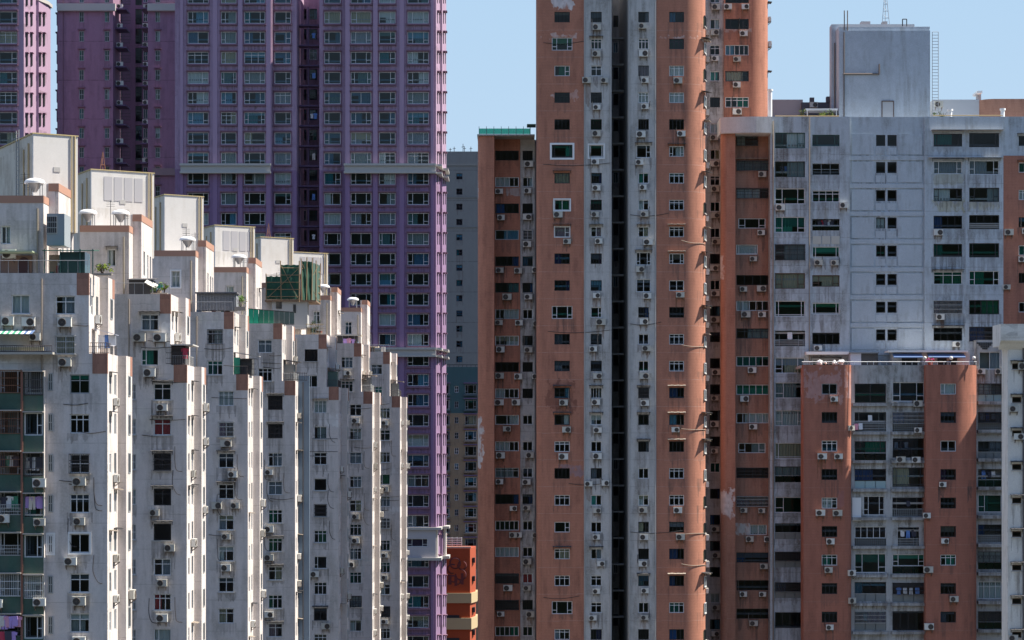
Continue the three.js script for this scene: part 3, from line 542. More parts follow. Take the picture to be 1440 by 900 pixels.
  for (const [u, w, h, l] of [[1128, .8, 1.1, 'weedy shrub behind the roof edge of the complex'], [1162, 1.6, .8, 'yellow green potted shrub under the roof canopy of the complex'], [1168, .8, 1.0, 'small leafy shrub beside the machine room'], [1324, 1.6, .8, 'green shrub on the roof near the ladder']]) shrub(B, B.x(u, -2), y - .05, -2, w, h, l, u === 1162 ? [.16, .22, .02] : [.07, .12, .03], .15);
  // lattice mast
  const an = thing('roof_antenna', 'thin lattice antenna mast on top of the machine room', 'antenna', [B.X + B.x(1245, -7), B.y(36, -7), -B.d - 7]);
  const ay = B.y(0, -7) - B.y(36, -7) + 1, ag2 = []; for (const s of [[-.42, .3], [.42, .3], [.05, -.4]]) ag2.push(bar([s[0], 0, s[1]], [s[0] * .15, ay, s[1] * .15], .03)); for (let i = 1; i < 5; i++) { const f = 1 - .85 * i / 5, h = ay * i / 5; ag2.push(bar([-.42 * f, h, .3 * f], [.42 * f, h, .3 * f], .02), bar([.42 * f, h, .3 * f], [-.42 * f * .9, h + .4, .3 * f], .016)); }
  mesh('mast', ag2, mat.steel, an);
}

// ================================================================ the lower block with two salmon columns and a roof terrace
{
  const B = building('low_salmon_block', 'lower apartment block with two salmon columns and a terrace on its roof', 'building', 1250, 226);
  const ag = 'air conditioners on the low salmon block', T = B.y(513), V = { v: 547, dv: 40.1 };
  const c1 = section(B, { u0: 1130, u1: 1187, yT: T, depth: 2.2, storey: [566, 40.1, .35, [.42, .28, .22]], paint: brickP({ ppm: 20, base: [.37, .142, .092], patchesPx: [[1134, 524, 1185, 560, [.46, .3, .29], .5, 1.2], [1180, 692, 1198, 712, [.3, .13, .12], .6, .5]] }),
    cols: [{ u: 1166.5, w: 22, h: 15.5, ...V, acDrop: .42, acLabel: 'air conditioner on the peeling salmon column', acGroup: ag, roof: 'below the terrace', toks: 'Sm> D Tb2 D Tc2 D1 Tgc1 D D1' }] });
  quarter(B, c1.x1, 0, B.x(1198.5) - c1.x1, 0, T, 1, c1.m, 'rounded_corner');
  mesh('column_side', box(c1.x1, B.x(1198.5), 0, T, -6, -(B.x(1198.5) - c1.x1) - .01), c1.m, B.g);
  const c2 = section(B, { u0: 1302, u1: 1345, yT: T, storey: [566, 40.1, .35, [.42, .28, .22]], paint: brickP({ ppm: 20, s: 8, base: [.37, .142, .092], patchesPx: [[1346, 659, 1374, 660.5, [.5, .45, .45], .9, .2]] }),
    cols: [{ u: 1333.5, w: 22, h: 15.5, ...V, acDrop: .42, acLabel: 'air conditioner on the sunlit rounded salmon column', acGroup: ag, roof: 'below the terrace', toks: 'Lc D S D< D D< Tgc D> D' }] });
  quarter(B, c2.x1, 0, B.x(1374, -2) - c2.x1, 0, T, 1, c2.m, 'rounded_corner');
  mesh('column_side', box(c2.x1, B.x(1374, -2), 0, T, -6, -(B.x(1374, -2) - c2.x1) - .01), c2.m, B.g);
  const J = section(B, { u0: 1197, u1: 1303, yT: T - .0, z: -1.1, depth: 6, storey: [568, 40.1, .5], paint: whiteP({ base: [.42, .42, .41], grime: .7, ppm: 20 }),
    cols: [{ u: 1224, w: 44.5, h: 27, vs: [553, 593, 634, 673, 711, 754, 792, 832, 873], acLabel: 'x', acGroup: ag, toks: 'Hdg O/bwkp Zdg/q Dd/l C P/n Cg D/p DxX/p', ws: { 4: 30 }, du: { 4: 5 } },
      { u: 1277.5, w: 45, h: 27, vs: [551, 593, 630, 671, 713, 755, 793, 833, 873], acDrop: .2, acLabel: 'air conditioner among the low block balconies', acGroup: ag, roof: 'below the terrace', toks: 'Cb> DxX/n D2 Byd O/nkbp O/b Zg/q Dx/p D', ws: { 2: 44, 5: 30 } }] });
  mesh('repainted_panel', box(B.x(1198.6, -1), B.x(1211, -1), B.y(733), B.y(700), -1.09, -1.02), mat.white, B.g);
  for (let k = 0; k < 10; k++) { const y = B.y(571 + 40.1 * k, -1); mesh('balcony_slab', box(J.x0 + .1, B.x(1247, -1), y, y + .3, -1.09, -.7), J.m, B.g); mesh('balcony_slab', box(B.x(1254, -1), J.x1 - .1, y, y + .3, -1.09, -.74), J.m, B.g); }
  for (const [u, v] of [[1196.5, 602], [1197, 806], [1197.5, 845], [1303, 725], [1305, 801], [1306, 881]]) airCon(B.X + B.x(u, .1), B.y(v), -B.d + (u < 1200 ? -.4 : .02), u < 1200 ? .5 : 0, `white air conditioner straddling the ${u < 1200 ? 'peeling' : 'rounded'} column and balconies, ${ORD[Math.floor((v - 528) / 40.1)]} storey below the terrace`, ag, 1.05);
  airCon(B.X + B.x(1291, -.6), B.y(605, -.6), -B.d - .75, 0, 'white air conditioner among the balconies of the low block', ag);
  hang(B, B.x(1276, -1.3), B.y(831, -1), -.95, 2.6, 'bwwb', 'a caged balcony of the low salmon block'); hang(B, B.x(1268, -1.3), B.y(626, -1), -1.6, 1.6, 'wkw', 'a long opening of the low salmon block'); hang(B, B.x(1222, -1.3), B.y(869, -1), -1.6, 2.2, 'kcbk', 'the lowest caged balcony of the low salmon block'); hang(B, B.x(1207, -1), B.y(600, -1), -.9, .8, 'pw', 'the railed balcony of the low salmon block');
  hang(B, B.x(1390, -4), B.y(586, -4), -4.4, 1.8, 'wbw', 'the balcony recess behind the rounded column'); hang(B, B.x(1391, -4), B.y(667, -4), -4.4, 1.6, 'bkw', 'the balcony recess behind the rounded column'); hang(B, B.x(1393, -4), B.y(784, -4), -4.4, 1.5, 'wck', 'the balcony recess behind the rounded column');
  // recess with stacked balconies
  section(B, { u0: 1372, u1: 1412, yT: B.y(478, -4), z: -4, depth: 1.9, room: .85, storey: [572, 40, .5], paint: whiteP({ base: [.42, .42, .41], grime: .7 }),
    cols: [{ u: 1392, w: 33, h: 25, vs: [507, 552, 592, 633, 672, 708, 750, 788, 830, 872], acDrop: .15, acLabel: 'air conditioner in the balcony recess', acGroup: ag, roof: 'below the terrace', toks: 'S2 Dxc/l Dx/n D/p O/qkw Lg Dd/n Dxc/q Qc Dx/q', ws: { 0: 30 } }] });
  for (let k = 0; k < 9; k++) { const y = B.y(569 + 40 * k, -4); mesh('balcony_slab', box(B.x(1374, -4), B.x(1410, -4), y, y + .35, -3.99, -3.4), J.m, B.g); }
  mesh('brick_screen', [0, 1, 2, 3].flatMap((r) => Array.from({ length: 9 - 2 * r }, (_, i) => box(B.x(1384.6 - 11 + (i + r) * 2.6, -3.9), B.x(1386.8 - 11 + (i + r) * 2.6, -3.9), B.y(483.5 + 2.6 * r, -3.9), B.y(481.4 + 2.6 * r, -3.9), -3.99, -3.93))), mat.frameD, B.g);
  // roof terrace
  mesh('terrace_floor', box(B.x(1128), B.x(1372), T - .3, T - .02, -6, -1.4), mat.sill, B.g);
  const rail = [bar([B.x(1128), T + .33, -.2], [B.x(1374), T + .33, -.2], .04)]; for (let u = 1130; u < 1374; u += 9) rail.push(bar([B.x(u), T, -.2], [B.x(u), T + .33, -.2], .025)); mesh('terrace_rail', rail, mat.white, B.g);
  const th = mesh('terrace_house', [box(B.x(1255, -3), B.x(1284, -3), T, B.y(495, -3), -4.9, -3), box(B.x(1296, -3), B.x(1364, -3), T, B.y(495, -3), -4.9, -3), box(B.x(1284, -3), B.x(1296, -3), T, B.y(495, -3), -4.9, -3.3)], M(.44, .45, .46), B.g);
  mesh('terrace_roof', box(B.x(1250, -2), B.x(1362, -2), B.y(495, -2), B.y(492.5, -2), -4.9, -2.2), mat.white, th);
  for (const [a, b] of [[1257, 1298], [1306, 1358]]) { const g = box(B.x(a, -2), B.x(b, -2), -.05, .05, 0, 1); g.rotateX(.45); g.translate(0, B.y(497, -2), -2.9); mesh('sun_awning', g, M(.1, .17, .33), th); }
  for (const [a, b] of [[1268, 1290], [1318, 1331], [1335, 1346]]) mesh('terrace_door', box(B.x(a, -3), B.x(b, -3), T + .02, B.y(501, -3), -2.98, -2.94), mat.dark, th);
  mesh('terrace_shed', [box(B.x(1196, -3), B.x(1211, -3), T, B.y(497, -3), -4.9, -3)], M(.42, .44, .52), th);
  mesh('shed_opening', box(B.x(1211, -3), B.x(1235, -3), T, B.y(497, -3), -4.9, -3.1), M(.05, .05, .055), th); mesh('shed_roof', box(B.x(1195, -3), B.x(1236, -3), B.y(497, -3) + .01, B.y(495, -3), -4.9, -2.8), M(.2, .22, .25), th);
  mesh('white_canopy', box(B.x(1135, -3), B.x(1195, -3), B.y(498, -3), B.y(494, -3), -4.9, -3.6), mat.white, th);
  for (const u of [1300.5, 1337.5, 1369.5]) {
    const l = thing('globe_lamp', 'round white globe lamp on the terrace rail above the salmon column', 'lamp', [B.X + B.x(u, -.2), T + .33, -B.d - .2], 'globe lamps along the roof terrace');
    mesh('post', bar([0, 0, 0], [0, .22, 0], .04), mat.frameD, l); const s = new THREE.SphereGeometry(.2, 14, 10); s.translate(0, .4, 0); mesh('globe', s, M(.72, .7, .66, { roughness: .35 }), l);
  }
  for (const [u, n] of [[1153, 3], [1159, 1], [1175, 2], [1182, 3]]) { const g = []; for (let i = 0; i < n * 3; i++) { const s = new THREE.IcosahedronGeometry(rr(.1, .2), 1); s.translate(rr(-.25, .25), rr(.05, .4), rr(-.15, .15)); g.push(s); } const o = mesh(numbered('plastic_bundle'), g, mat.white, scene); o.position.set(B.X + B.x(u, -.5), T + .02, -B.d - .5); tag(o, 'small white bundle lying on the terrace edge above the peeling column', 'bundle', 'white bundles on the terrace'); }
  flower(B.X + B.x(1308, -.6), T, -B.d - .6, 'pink'); 
}
function flower(x, y, z, col) {
  const t = thing('potted_flowers', 'pink flowers in a red pot on the roof terrace', 'plant', [x, y, z]);
  mesh('pot', new THREE.CylinderGeometry(.3, .22, .4, 12).translate(0, .2, 0), M(.4, .1, .06), t);
  const g = [], f = []; for (let i = 0; i < 60; i++) { const p = new THREE.PlaneGeometry(.14, .1); p.rotateX(rr(-1.2, 1.2)); p.rotateY(rr(0, 6)); p.translate(rr(-.45, .45), rr(.4, .85), rr(-.3, .3)); (i % 3 ? f : g).push(p); } mesh('leaves', g, M(.05, .12, .03, { side: THREE.DoubleSide }), t); mesh('blossoms', f, M(.5, .05, .2, { side: THREE.DoubleSide }), t);
}

// ================================================================ cream tower at the edge, and its neighbour that shades the low block
{
  const B = building('cream_tower', 'cream tower with a flared parapet and small hooded openings', 'building', 1425, 182);
  const T = B.y(486), ag = 'air conditioners on the cream tower';
  const s = section(B, { u0: 1417, u1: 1560, yT: T, depth: 2.2, paint: whiteP({ base: [.76, .72, .65], grime: .4, grimeColor: [.3, .24, .16], ppm: 24 }),
    cols: [{ u: 1430, w: 13, h: 8, v: 515, dv: 47.2, toks: 'O O O O O O O O O', all: { frame: mat.frameB, glass: mat.dim, awn: 1, sill: 1 } }, { u: 1452, w: 14, h: 26, v: 526, dv: 47.2, toks: 'D D D D D D D D' }] });
  // hang the hooded openings on drain pipes
  mesh('drainpipe', [bar([B.x(1438.5), 0, .12], [B.x(1438.5), T, .12], .06)], mat.cable, B.g);
  const sh = new THREE.Shape(); [[0, 0], [.85, .75], [.85, 2.15], [0, 2.15]].forEach(([a, b], i) => i ? sh.lineTo(a, b) : sh.moveTo(a, b)); sh.closePath();
  const g = new THREE.ExtrudeGeometry(sh, { depth: B.x(1560) - B.x(1404), bevelEnabled: false }); g.rotateY(-Math.PI / 2); g.translate(B.x(1560), T - .35, 0); 
  mesh('flared_parapet', [g, box(B.x(1404), B.x(1560), T - .05, T + 1.8, -2.2, 0)], s.m, B.g);
  for (const [u, v] of [[1425, 575], [1432, 614], [1424, 897], [1438, 515]]) airCon(B.X + B.x(u), B.y(v), -B.d, 0, 'white air conditioner on the cream tower wall', ag);
}
{
  const B = building('shading_tower', 'plain white apartment tower standing beyond the salmon block', 'building', 1530, 222);
  section(B, { x0: 0, x1: 16, yT: 66.5, depth: 16, paint: whiteP() });
}

// ================================================================ purple towers
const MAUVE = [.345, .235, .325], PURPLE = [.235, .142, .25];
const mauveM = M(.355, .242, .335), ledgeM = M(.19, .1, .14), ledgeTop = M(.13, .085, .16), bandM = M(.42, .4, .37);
function ledges(win, w, h) {                 // concrete hoods above and below a window
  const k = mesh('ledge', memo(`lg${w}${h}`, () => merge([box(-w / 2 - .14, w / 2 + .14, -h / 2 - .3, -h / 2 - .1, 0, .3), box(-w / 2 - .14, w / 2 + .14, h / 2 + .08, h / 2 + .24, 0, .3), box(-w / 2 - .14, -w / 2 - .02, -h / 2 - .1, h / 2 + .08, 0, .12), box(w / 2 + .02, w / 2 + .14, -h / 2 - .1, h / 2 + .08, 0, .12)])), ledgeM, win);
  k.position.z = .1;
}
function purpleTok(st) {
  if (rnd() < .22) st = pick(['Z', 'T', 'S', 'L', 'R']);
  const r = rnd();
  return st + (r < .5 ? 'b' : r < .62 ? 'c' : r < .7 ? 'n' : r < .78 ? 'l' : r < .84 ? 'y' : 'kb') + 'w';
}
function purpleWindows(B, z, cols, vs, sec) {
  const before = B.g.children.length;
  const s = section(B, { z, ...sec, cols: cols.map(([u, w, st]) => ({ u, w, h: 16.5, vs, toks: vs.map(() => purpleTok(st)) })) });
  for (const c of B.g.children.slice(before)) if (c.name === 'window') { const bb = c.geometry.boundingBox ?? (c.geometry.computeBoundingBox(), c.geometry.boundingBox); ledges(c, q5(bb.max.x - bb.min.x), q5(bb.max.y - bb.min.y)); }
  return s;
}
// sunlit flank: a zigzag in plan, with a small ledge at each storey
function flank(B, pts, yT, m, vs, name = 'sunlit_flank') {
  const s = new THREE.Shape(); pts.forEach(([x, z], i) => i ? s.lineTo(x, -z) : s.moveTo(x, -z)); s.closePath();
  const g = new THREE.ExtrudeGeometry(s, { depth: yT, bevelEnabled: false }); g.rotateX(-Math.PI / 2);
  return mesh(name, metreUV(g), m, B.g);
}
{
  const B = building('purple_tower', 'tall purple tower with gridded windows and pale cornices, partly hidden by the white row', 'building', 430, 307);
  const vs = []; for (let v = -3.8; v < 905; v += 28.33) vs.push(v);
  const vUp = vs.filter((v) => v < 232), vLow = vs.filter((v) => v > 232 && !(v > 740 && v < 786));
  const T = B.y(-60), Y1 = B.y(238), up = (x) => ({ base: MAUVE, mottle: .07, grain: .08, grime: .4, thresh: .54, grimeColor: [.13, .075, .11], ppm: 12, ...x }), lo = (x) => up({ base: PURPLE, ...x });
  // four stretches: outer columns stand forward of the inner ones
  const st = [[246, 382, .0, [[278.5, 29.5, 'C'], [321.5, 21.5, 'L'], [358.2, 29.5, 'C']]], [382, 417, -1.2, [[397.5, 23, 'R']]], [449, 485, -1.2, [[467.5, 23, 'L']]], [485, 613, 0, [[507.6, 29, 'C'], [544.6, 23, 'R'], [588, 30, 'C']]]];
  let mUp, mLo;
  for (const [a, b, z, cols] of st) {
    mUp = purpleWindows(B, z, cols, vUp, { u0: a, u1: b, yT: T, yB: Y1, paint: up(), depth: 5 }).m;
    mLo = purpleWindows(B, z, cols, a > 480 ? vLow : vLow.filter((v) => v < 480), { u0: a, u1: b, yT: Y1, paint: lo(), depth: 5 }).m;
  }
  // pale piers between the columns of windows
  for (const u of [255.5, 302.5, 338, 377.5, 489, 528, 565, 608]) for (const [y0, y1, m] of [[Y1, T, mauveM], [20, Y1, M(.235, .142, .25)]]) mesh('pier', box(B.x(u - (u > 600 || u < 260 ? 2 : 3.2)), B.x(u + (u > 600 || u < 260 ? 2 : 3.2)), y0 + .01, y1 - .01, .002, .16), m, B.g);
  // dark slot between the halves, full of pipes, grilles and washing
  const sl = section(B, { u0: 415, u1: 451, yT: T, z: -11, depth: 3, paint: up(), cols: [{ u: 425.5, w: 11, h: 15, v: 20, dv: 28.3, toks: Array.from({ length: 14 }, () => pick(['D', 'Db', 'Sb', 'X', 'D'])) }, { u: 440.5, w: 11, h: 15, v: 20, dv: 28.3, toks: Array.from({ length: 14 }, () => pick(['D', 'Db', 'W', 'Sx', 'X', 'D'])) }] });
  mesh('slot_wall', [box(B.x(415.5), B.x(417), 0, T, -11, -6.3), box(B.x(449), B.x(450.5), 0, T, -11, -6.3)], mauveM, B.g);
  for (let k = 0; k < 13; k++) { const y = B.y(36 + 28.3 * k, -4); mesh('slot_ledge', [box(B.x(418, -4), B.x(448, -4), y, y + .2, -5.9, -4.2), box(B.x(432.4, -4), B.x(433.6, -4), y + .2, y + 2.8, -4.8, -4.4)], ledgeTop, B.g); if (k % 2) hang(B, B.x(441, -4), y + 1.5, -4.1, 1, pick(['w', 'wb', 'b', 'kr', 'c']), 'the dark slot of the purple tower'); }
  // sunlit flank in two steps
  const z1 = -4.2, P = (u, z) => B.x(u, z), fl = [[P(613, 0), -.01], [P(619, z1), z1], [P(621.5, z1), z1], [P(627.6, -9), -9], [P(600, -9), -9], [P(608, -1.4), -1.4]];
  const lit = [flank(B, fl, 1, mLo)]; lit[0].removeFromParent();
  for (const [y0, y1, m] of [[0, Y1, mLo], [Y1, T, mUp]]) { const f = flank(B, fl, y1 - y0, m); f.position.y = y0; }
  for (const v of vs) for (const [u0, za, zb] of [[614.5, -1, -2.2], [617.2, -2.9, -4.1], [623, -5.2, -6.4], [625.6, -7.4, -8.6]]) {
    const y = B.y(v + 6, za); mesh('flank_ledge', [box(P(u0, za) - .3, P(u0, za) + .34, y + 1.5, y + 1.66, zb, za)], ledgeM, B.g); mesh('flank_window', [box(P(u0, za) - .3, P(u0, za) + .1, y - .1, y + 1.4, zb + .2, za - .2)], mat.frameD, B.g);
  }
  // cornices
  const cornice = (u0, u1, v0, v1, ret, z = 0) => {
    const g = [box(B.x(u0), B.x(u1), B.y(v1), B.y(v0), z + .17, z + .75), box(B.x(u0 - 1), B.x(u1 + .6), B.y(v0 + 2), B.y(v0 - 1), z + .17, z + 1), box(B.x(u0 - 1), B.x(u1 + .6), B.y(v1 + 1), B.y(v1 - 1.5), z + .17, z + .95)];
    if (ret) for (const [a, b, za, zb] of [[606, 621.5, .16, -4.15], [612, 630.5, -4.16, -9.2]]) g.push(box(B.x(a, za), B.x(b, za), B.y(v0 + 2), B.y(v0 - 1), zb, za), box(B.x(a, za), B.x(b, za), B.y(v1 + 1), B.y(v1 - 1.5), zb, za));
    mesh('cornice', g, bandM, B.g);
  };
  cornice(485, 613, 232, 243.5, 1); cornice(255, 381, 232, 243.5, 0); cornice(485, 613, 490, 501, 1);
  // pale two-storey band low down
  const by0 = B.y(785), by1 = B.y(744);
  mesh('pale_band', plate([B.x(485), by0, B.x(613), by1], [[B.x(587), B.y(763), 29 * B.k, 11 * B.k]], .5, .35), M(.42, .4, .42), B.g);
  addWindow(B, B.x(587), B.y(763), .5, 29 * B.k, 11 * B.k, { st: 'C', glass: mat.dim, in: -.2 });
  mesh('cornice', [box(B.x(485), B.x(621), by0 - .3, by0 + .1, -9, .9), box(B.x(612), B.x(630.5), by0 - .3, by0 + .1, -9.2, -4.2), box(B.x(485), B.x(621), by1 - .1, by1 + .25, -4.1, .8), box(B.x(612), B.x(630.5), by1 - .1, by1 + .25, -9.2, -4.2)], bandM, B.g);
  mesh('pale_pier', [box(B.x(612.5), B.x(615.5), by0, by1, -2, .2), box(B.x(622), B.x(625.5), by0, by1, -8, -5)], M(.6, .56, .5), B.g);

  // set-back wing with a deep slot
  const W = B, zw = -13, wv = []; for (let v = -3.6; v < 300; v += 27.25) wv.push(v);
  const wp = (x) => up({ base: [.28, .16, .235], ...x }), TW = B.y(-50, zw);
  const small = (u) => ({ u, w: 6.5, h: 15, vs: wv, toks: wv.map(() => pick(['Hm', 'Hmb', 'Hmg'])) });
  section(W, { u0: 80.5, u1: 159, yT: TW, z: zw, storey: [4, 54.5, .7, [.07, .03, .05]], paint: wp(), depth: 6, cols: [small(114.8), small(150.5)] });
  section(W, { u0: 208, u1: 256, yT: TW, z: zw, storey: [4, 54.5, .7, [.07, .03, .05]], paint: wp(), depth: 6, cols: [small(221.8)] });
  section(W, { u0: 157, u1: 210, yT: TW, z: zw - 9, depth: 2.5, paint: wp(), cols: [{ u: 167, w: 8, h: 15, vs: wv, toks: wv.map(() => pick(['Sb', 'Db', 'S'])) }, { u: 195, w: 9, h: 22, vs: wv, toks: wv.map(() => 'D') }, { u: 204.5, w: 6, h: 14, vs: wv, toks: wv.map(() => pick(['Sb', 'Hb'])) }] });
  mesh('wing_flank', box(B.x(80.5, zw), B.x(80.5, zw) + .4, 0, TW, zw - 6, zw - 1.4), mauveM, B.g);
  for (const v of wv) {
    const y = B.y(v + 14, zw);
    for (const u of [114.8, 150.5, 221.8]) mesh('ledge', box(B.x(u - 5, zw), B.x(u + 5, zw), B.y(v - 8.5, zw), B.y(v - 10, zw), zw, zw + .35), ledgeM, B.g);
    mesh('slot_shelf', box(B.x(157, zw - 2), B.x(178, zw - 2), y, y + .2, zw - 4.9, zw - 1.5), ledgeTop, B.g); mesh('slot_shelf', box(B.x(199, zw - 2), B.x(208, zw - 2), y, y + .2, zw - 4.9, zw - 1), ledgeTop, B.g);
    mesh('slot_grille', [cageGeo(1.6, 1.5, .03).clone().translate(B.x(176, zw - 2), y + 1.6, zw - 2)], mat.cageD, B.g);
    if (v < 230) for (const u of [168, 205]) airCon(B.X + B.x(u, zw - 1.7), y + .55, -B.d + zw - 2.2, 0, `dim air conditioner on a shelf in the purple wing's slot, ${u < 200 ? 'by the wider wall' : 'by the narrower wall'}`, 'air conditioners in the purple tower slot', 1.1);
    const bay = mesh('bay_window', [box(B.x(76.5, zw), B.x(80.4, zw), B.y(v + 9, zw), B.y(v - 7, zw), zw - 3.4, zw - 1.5), box(B.x(75, zw), B.x(80.4, zw), B.y(v - 7, zw) + .01, B.y(v - 9, zw), zw - 3.6, zw - 1.4)], mat.frameD, B.g);
  }
  mesh('cornice', [box(B.x(81, zw), B.x(163, zw), B.y(16, zw), B.y(6, zw), zw + .01, zw + .6), box(B.x(208, zw), B.x(256, zw), B.y(16, zw), B.y(6, zw), zw + .01, zw + .6)], bandM, B.g);
  mesh('pipe', [bar([B.x(89, zw), 0, zw + .06], [B.x(89, zw), TW, zw + .06], .06)], ledgeM, B.g);
  mesh('cornice', [box(B.x(215, zw), B.x(256, zw), B.y(247, zw), B.y(237, zw), zw + .01, zw + .5)], M(.26, .19, .2), B.g);
}
{
  const B = building('purple_tower', 'second purple tower with sunlit pink flank beside the gap of sky', 'building', 20, 307);
  const vs = []; for (let v = -3.8; v < 260; v += 28.33) vs.push(v);
  const T = B.y(-60), up = (x) => ({ base: MAUVE, mottle: .07, grain: .08, grime: .15, thresh: .62, grimeColor: [.08, .03, .06], ppm: 10, ...x });
  const s = purpleWindows(B, 0, [[11.5, 25.5, 'R']], vs, { u0: -20, u1: 33.5, yT: T, paint: up(), depth: 5 });
  const P = B.x, T2 = B.y(1, -5);
  const f1 = flank(B, [[P(33.5), -.01], [P(46.5, -3), -3], [P(46.5, -3), -6], [P(30), -6], [P(30), -1.4]], T, s.m); 
  const f2 = flank(B, [[P(46, -5), -5], [P(54.5, -5), -5], [P(67, -8), -8], [P(67, -8), -10], [P(40, -8), -10]], T2, s.m);
  const cap = flank(B, [[P(45, -5), -4.8], [P(55, -5), -4.8], [P(69, -8), -7.8], [P(69, -8), -10.4], [P(40, -8), -10.4]], .5, bandM, [], 'roof_cap'); cap.position.y = T2;
  for (const v of vs) for (const [u, za, c] of [[38, -.9, 1], [44.5, -2.45, 1], [56.5, -5.4, 0], [62, -6.7, 0]]) if (c || v > 8) {
    const x = P(u, za), y = B.y(v + 7, za); mesh('flank_window', box(x - .12, x + .1, y - .4, y + 1.3, za - .25, za + .35), mat.frameD, B.g); mesh('flank_ledge', box(x - .16, x + .3, y + 1.3, y + 1.45, za - .3, za + .5), ledgeM, B.g);
  }
}

// ================================================================ buildings in the gap
{
  const B = building('grey_tower', 'far grey tower with one line of small windows in the gap', 'building', 650, 420);
  section(B, { u0: 610, u1: 720, vT: 213, depth: 12, storey: [240, 42.8, .6], paint: { base: [.2, .195, .185], mottle: .06, grain: .06, grime: .15, ppm: 8 }, cols: [{ u: 646, w: 8.5, h: 8.5, v: 248, dv: 21.43, toks: Array.from({ length: 13 }, () => 'Hb'), all: { frame: mat.frameD } }] });
  for (const v of [233, 278, 320]) mesh('string_course', box(B.x(612), B.x(718), B.y(v), B.y(v - 1), 0, .15), M(.22, .215, .2), B.g);
  for (const [u, h] of [[633, 6], [638.5, 8], [651, 12], [653, 8], [662, 8]]) { const a = thing('roof_aerial', 'thin aerial standing on the roof of the far grey tower', 'antenna', [B.X + B.x(u), B.y(213.2), -B.d - 1], 'aerials on the far grey tower'); mesh('rod', [bar([0, 0, 0], [0, h * B.k, 0], .06), bar([-.3, h * B.k * .6, 0], [.3, h * B.k * .7, 0], .05)], mat.frameD, a); }
}
{
  const B = building('teal_tan_tower', 'tower with teal upper storeys and tan walls below in the gap', 'building', 650, 385);
  const cols = (v, n) => [[629, 7, 'C'], [642, 5.5, 'H'], [662, 16, 'C']].map(([u, w, st]) => ({ u, w, h: st === 'H' ? 9 : 13, v, dv: 21.65, toks: Array.from({ length: n }, () => st + pick(['b', 'bm', 'gm', 'm'])) }));
  const Y = B.y(581);
  section(B, { u0: 600, u1: 720, vT: 516, yB: Y, paint: { base: [.045, .1, .105], mottle: .06, grain: .06, grime: .1, ppm: 8 }, depth: 8, cols: cols(547.5, 2) });
  const s = section(B, { u0: 600, u1: 720, yT: Y, paint: { base: [.26, .19, .12], mottle: .08, grain: .07, grime: .2, ppm: 8 }, depth: 8, cols: cols(590.8, 12) });
  for (let k = 0; k < 11; k++) for (const [a, b, t] of [[622, 633, .5], [652, 671, .5]]) { mesh('hood', box(B.x(a), B.x(b), B.y(539.5 + 21.65 * k), B.y(538 + 21.65 * k), 0, t), ledgeTop, B.g); mesh('sill_box', box(B.x(a), B.x(b), B.y(556.5 + 21.65 * k), B.y(554.4 + 21.65 * k), 0, t), k < 2 ? M(.06, .09, .1) : M(.2, .16, .12), B.g); }
  mesh('roof_rail', [box(B.x(612), B.x(700), B.y(513.5), B.y(512.5), -.2, 0), ...Array.from({ length: 12 }, (_, i) => box(B.x(614 + 6 * i), B.x(614.6 + 6 * i), B.y(516), B.y(513.6), -.2, -.1))], mat.frameD, B.g);
}
{
  const B = building('orange_building', 'orange building with cream bands and a dark painted mural in the gap', 'building', 645, 335);
  const or = { base: [.33, .055, .015], mottle: .08, grain: .08, grime: .15, grimeColor: [.1, .02, .01], ppm: 14 }, T = B.y(771), z1 = -3.8, xr = B.x(661), xe = B.x(668.5, z1);
  const m = wallMat({ w: 10, h: 16, x0: B.x(615), y0: B.y(905), s: 17, ...or });
  const sh = (x0) => [[x0, -.0], [xr, 0], [xe, z1], [xe, -8], [x0, -8]];
  const body = flank(B, sh(B.x(590)), T, m, [], 'wall');
  const bm = M(.44, .34, .19);
  for (const [a, b] of [[834, 848], [869, 885]]) { const pts = sh(B.x(590)); const g = flank(B, pts.map(([x, z], i) => [x + (i === 1 ? .22 : i === 2 || i === 3 ? .3 : 0), z + (i < 2 ? .3 : 0)]), (b - a) * B.k, bm, [], 'cream_band'); g.position.y = B.y(b); }
  for (const [a, b, v0, v1] of [[626, 646, 865, 871], [626, 646, 897, 904]]) mesh('strip_window', box(B.x(a), B.x(b), B.y(v1), B.y(v0), 0, .05), mat.dark, B.g);
  for (const v of [792, 818, 862, 894]) mesh('flank_window', box(xr + .35, xr + .75, B.y(v), B.y(v - 7), -2.6, -1.2), mat.dark, B.g);
  // mural: flat dark red curves painted on the wall
  const mu = []; for (const [cx, cy, r, a0, a1] of [[640, 792, 7, 0, 6.28], [650, 795, 5.5, 2, 7.5], [636, 800, 6, 1, 5], [648, 808, 7, 3, 8], [637, 814, 4, 0, 6.28], [644, 818, 3, 0, 6.28]]) { const g = new THREE.TorusGeometry(r * B.k, .16, 3, 24, a1 - a0); g.rotateZ(a0); g.scale(1, 1, .02); g.translate(B.x(cx), B.y(cy), .008); mu.push(g); }
  for (const [a, b, v0, v1] of [[630, 635, 808, 822], [639, 643, 810, 824], [648, 652, 806, 822]]) mu.push(box(B.x(a), B.x(b), B.y(v1), B.y(v0), .004, .01));
  mesh('mural', mu, M(.11, .02, .02), B.g);
  const rl = []; for (let i = 0; i < 4; i++) rl.push(box(B.x(626), B.x(649), B.y(767 - 3 * i), B.y(765.8 - 3 * i), -2, -1.9)); for (const u of [628, 635, 642, 648.6]) rl.push(box(B.x(u), B.x(u + .7), B.y(771), B.y(756), -2.1, -2.01)); mesh('roof_fence', rl, mat.white, B.g);
  mesh('roof_kerb', box(B.x(600), B.x(662), T, T + .25, -.6, -.1), M(.4, .36, .3), B.g);
}

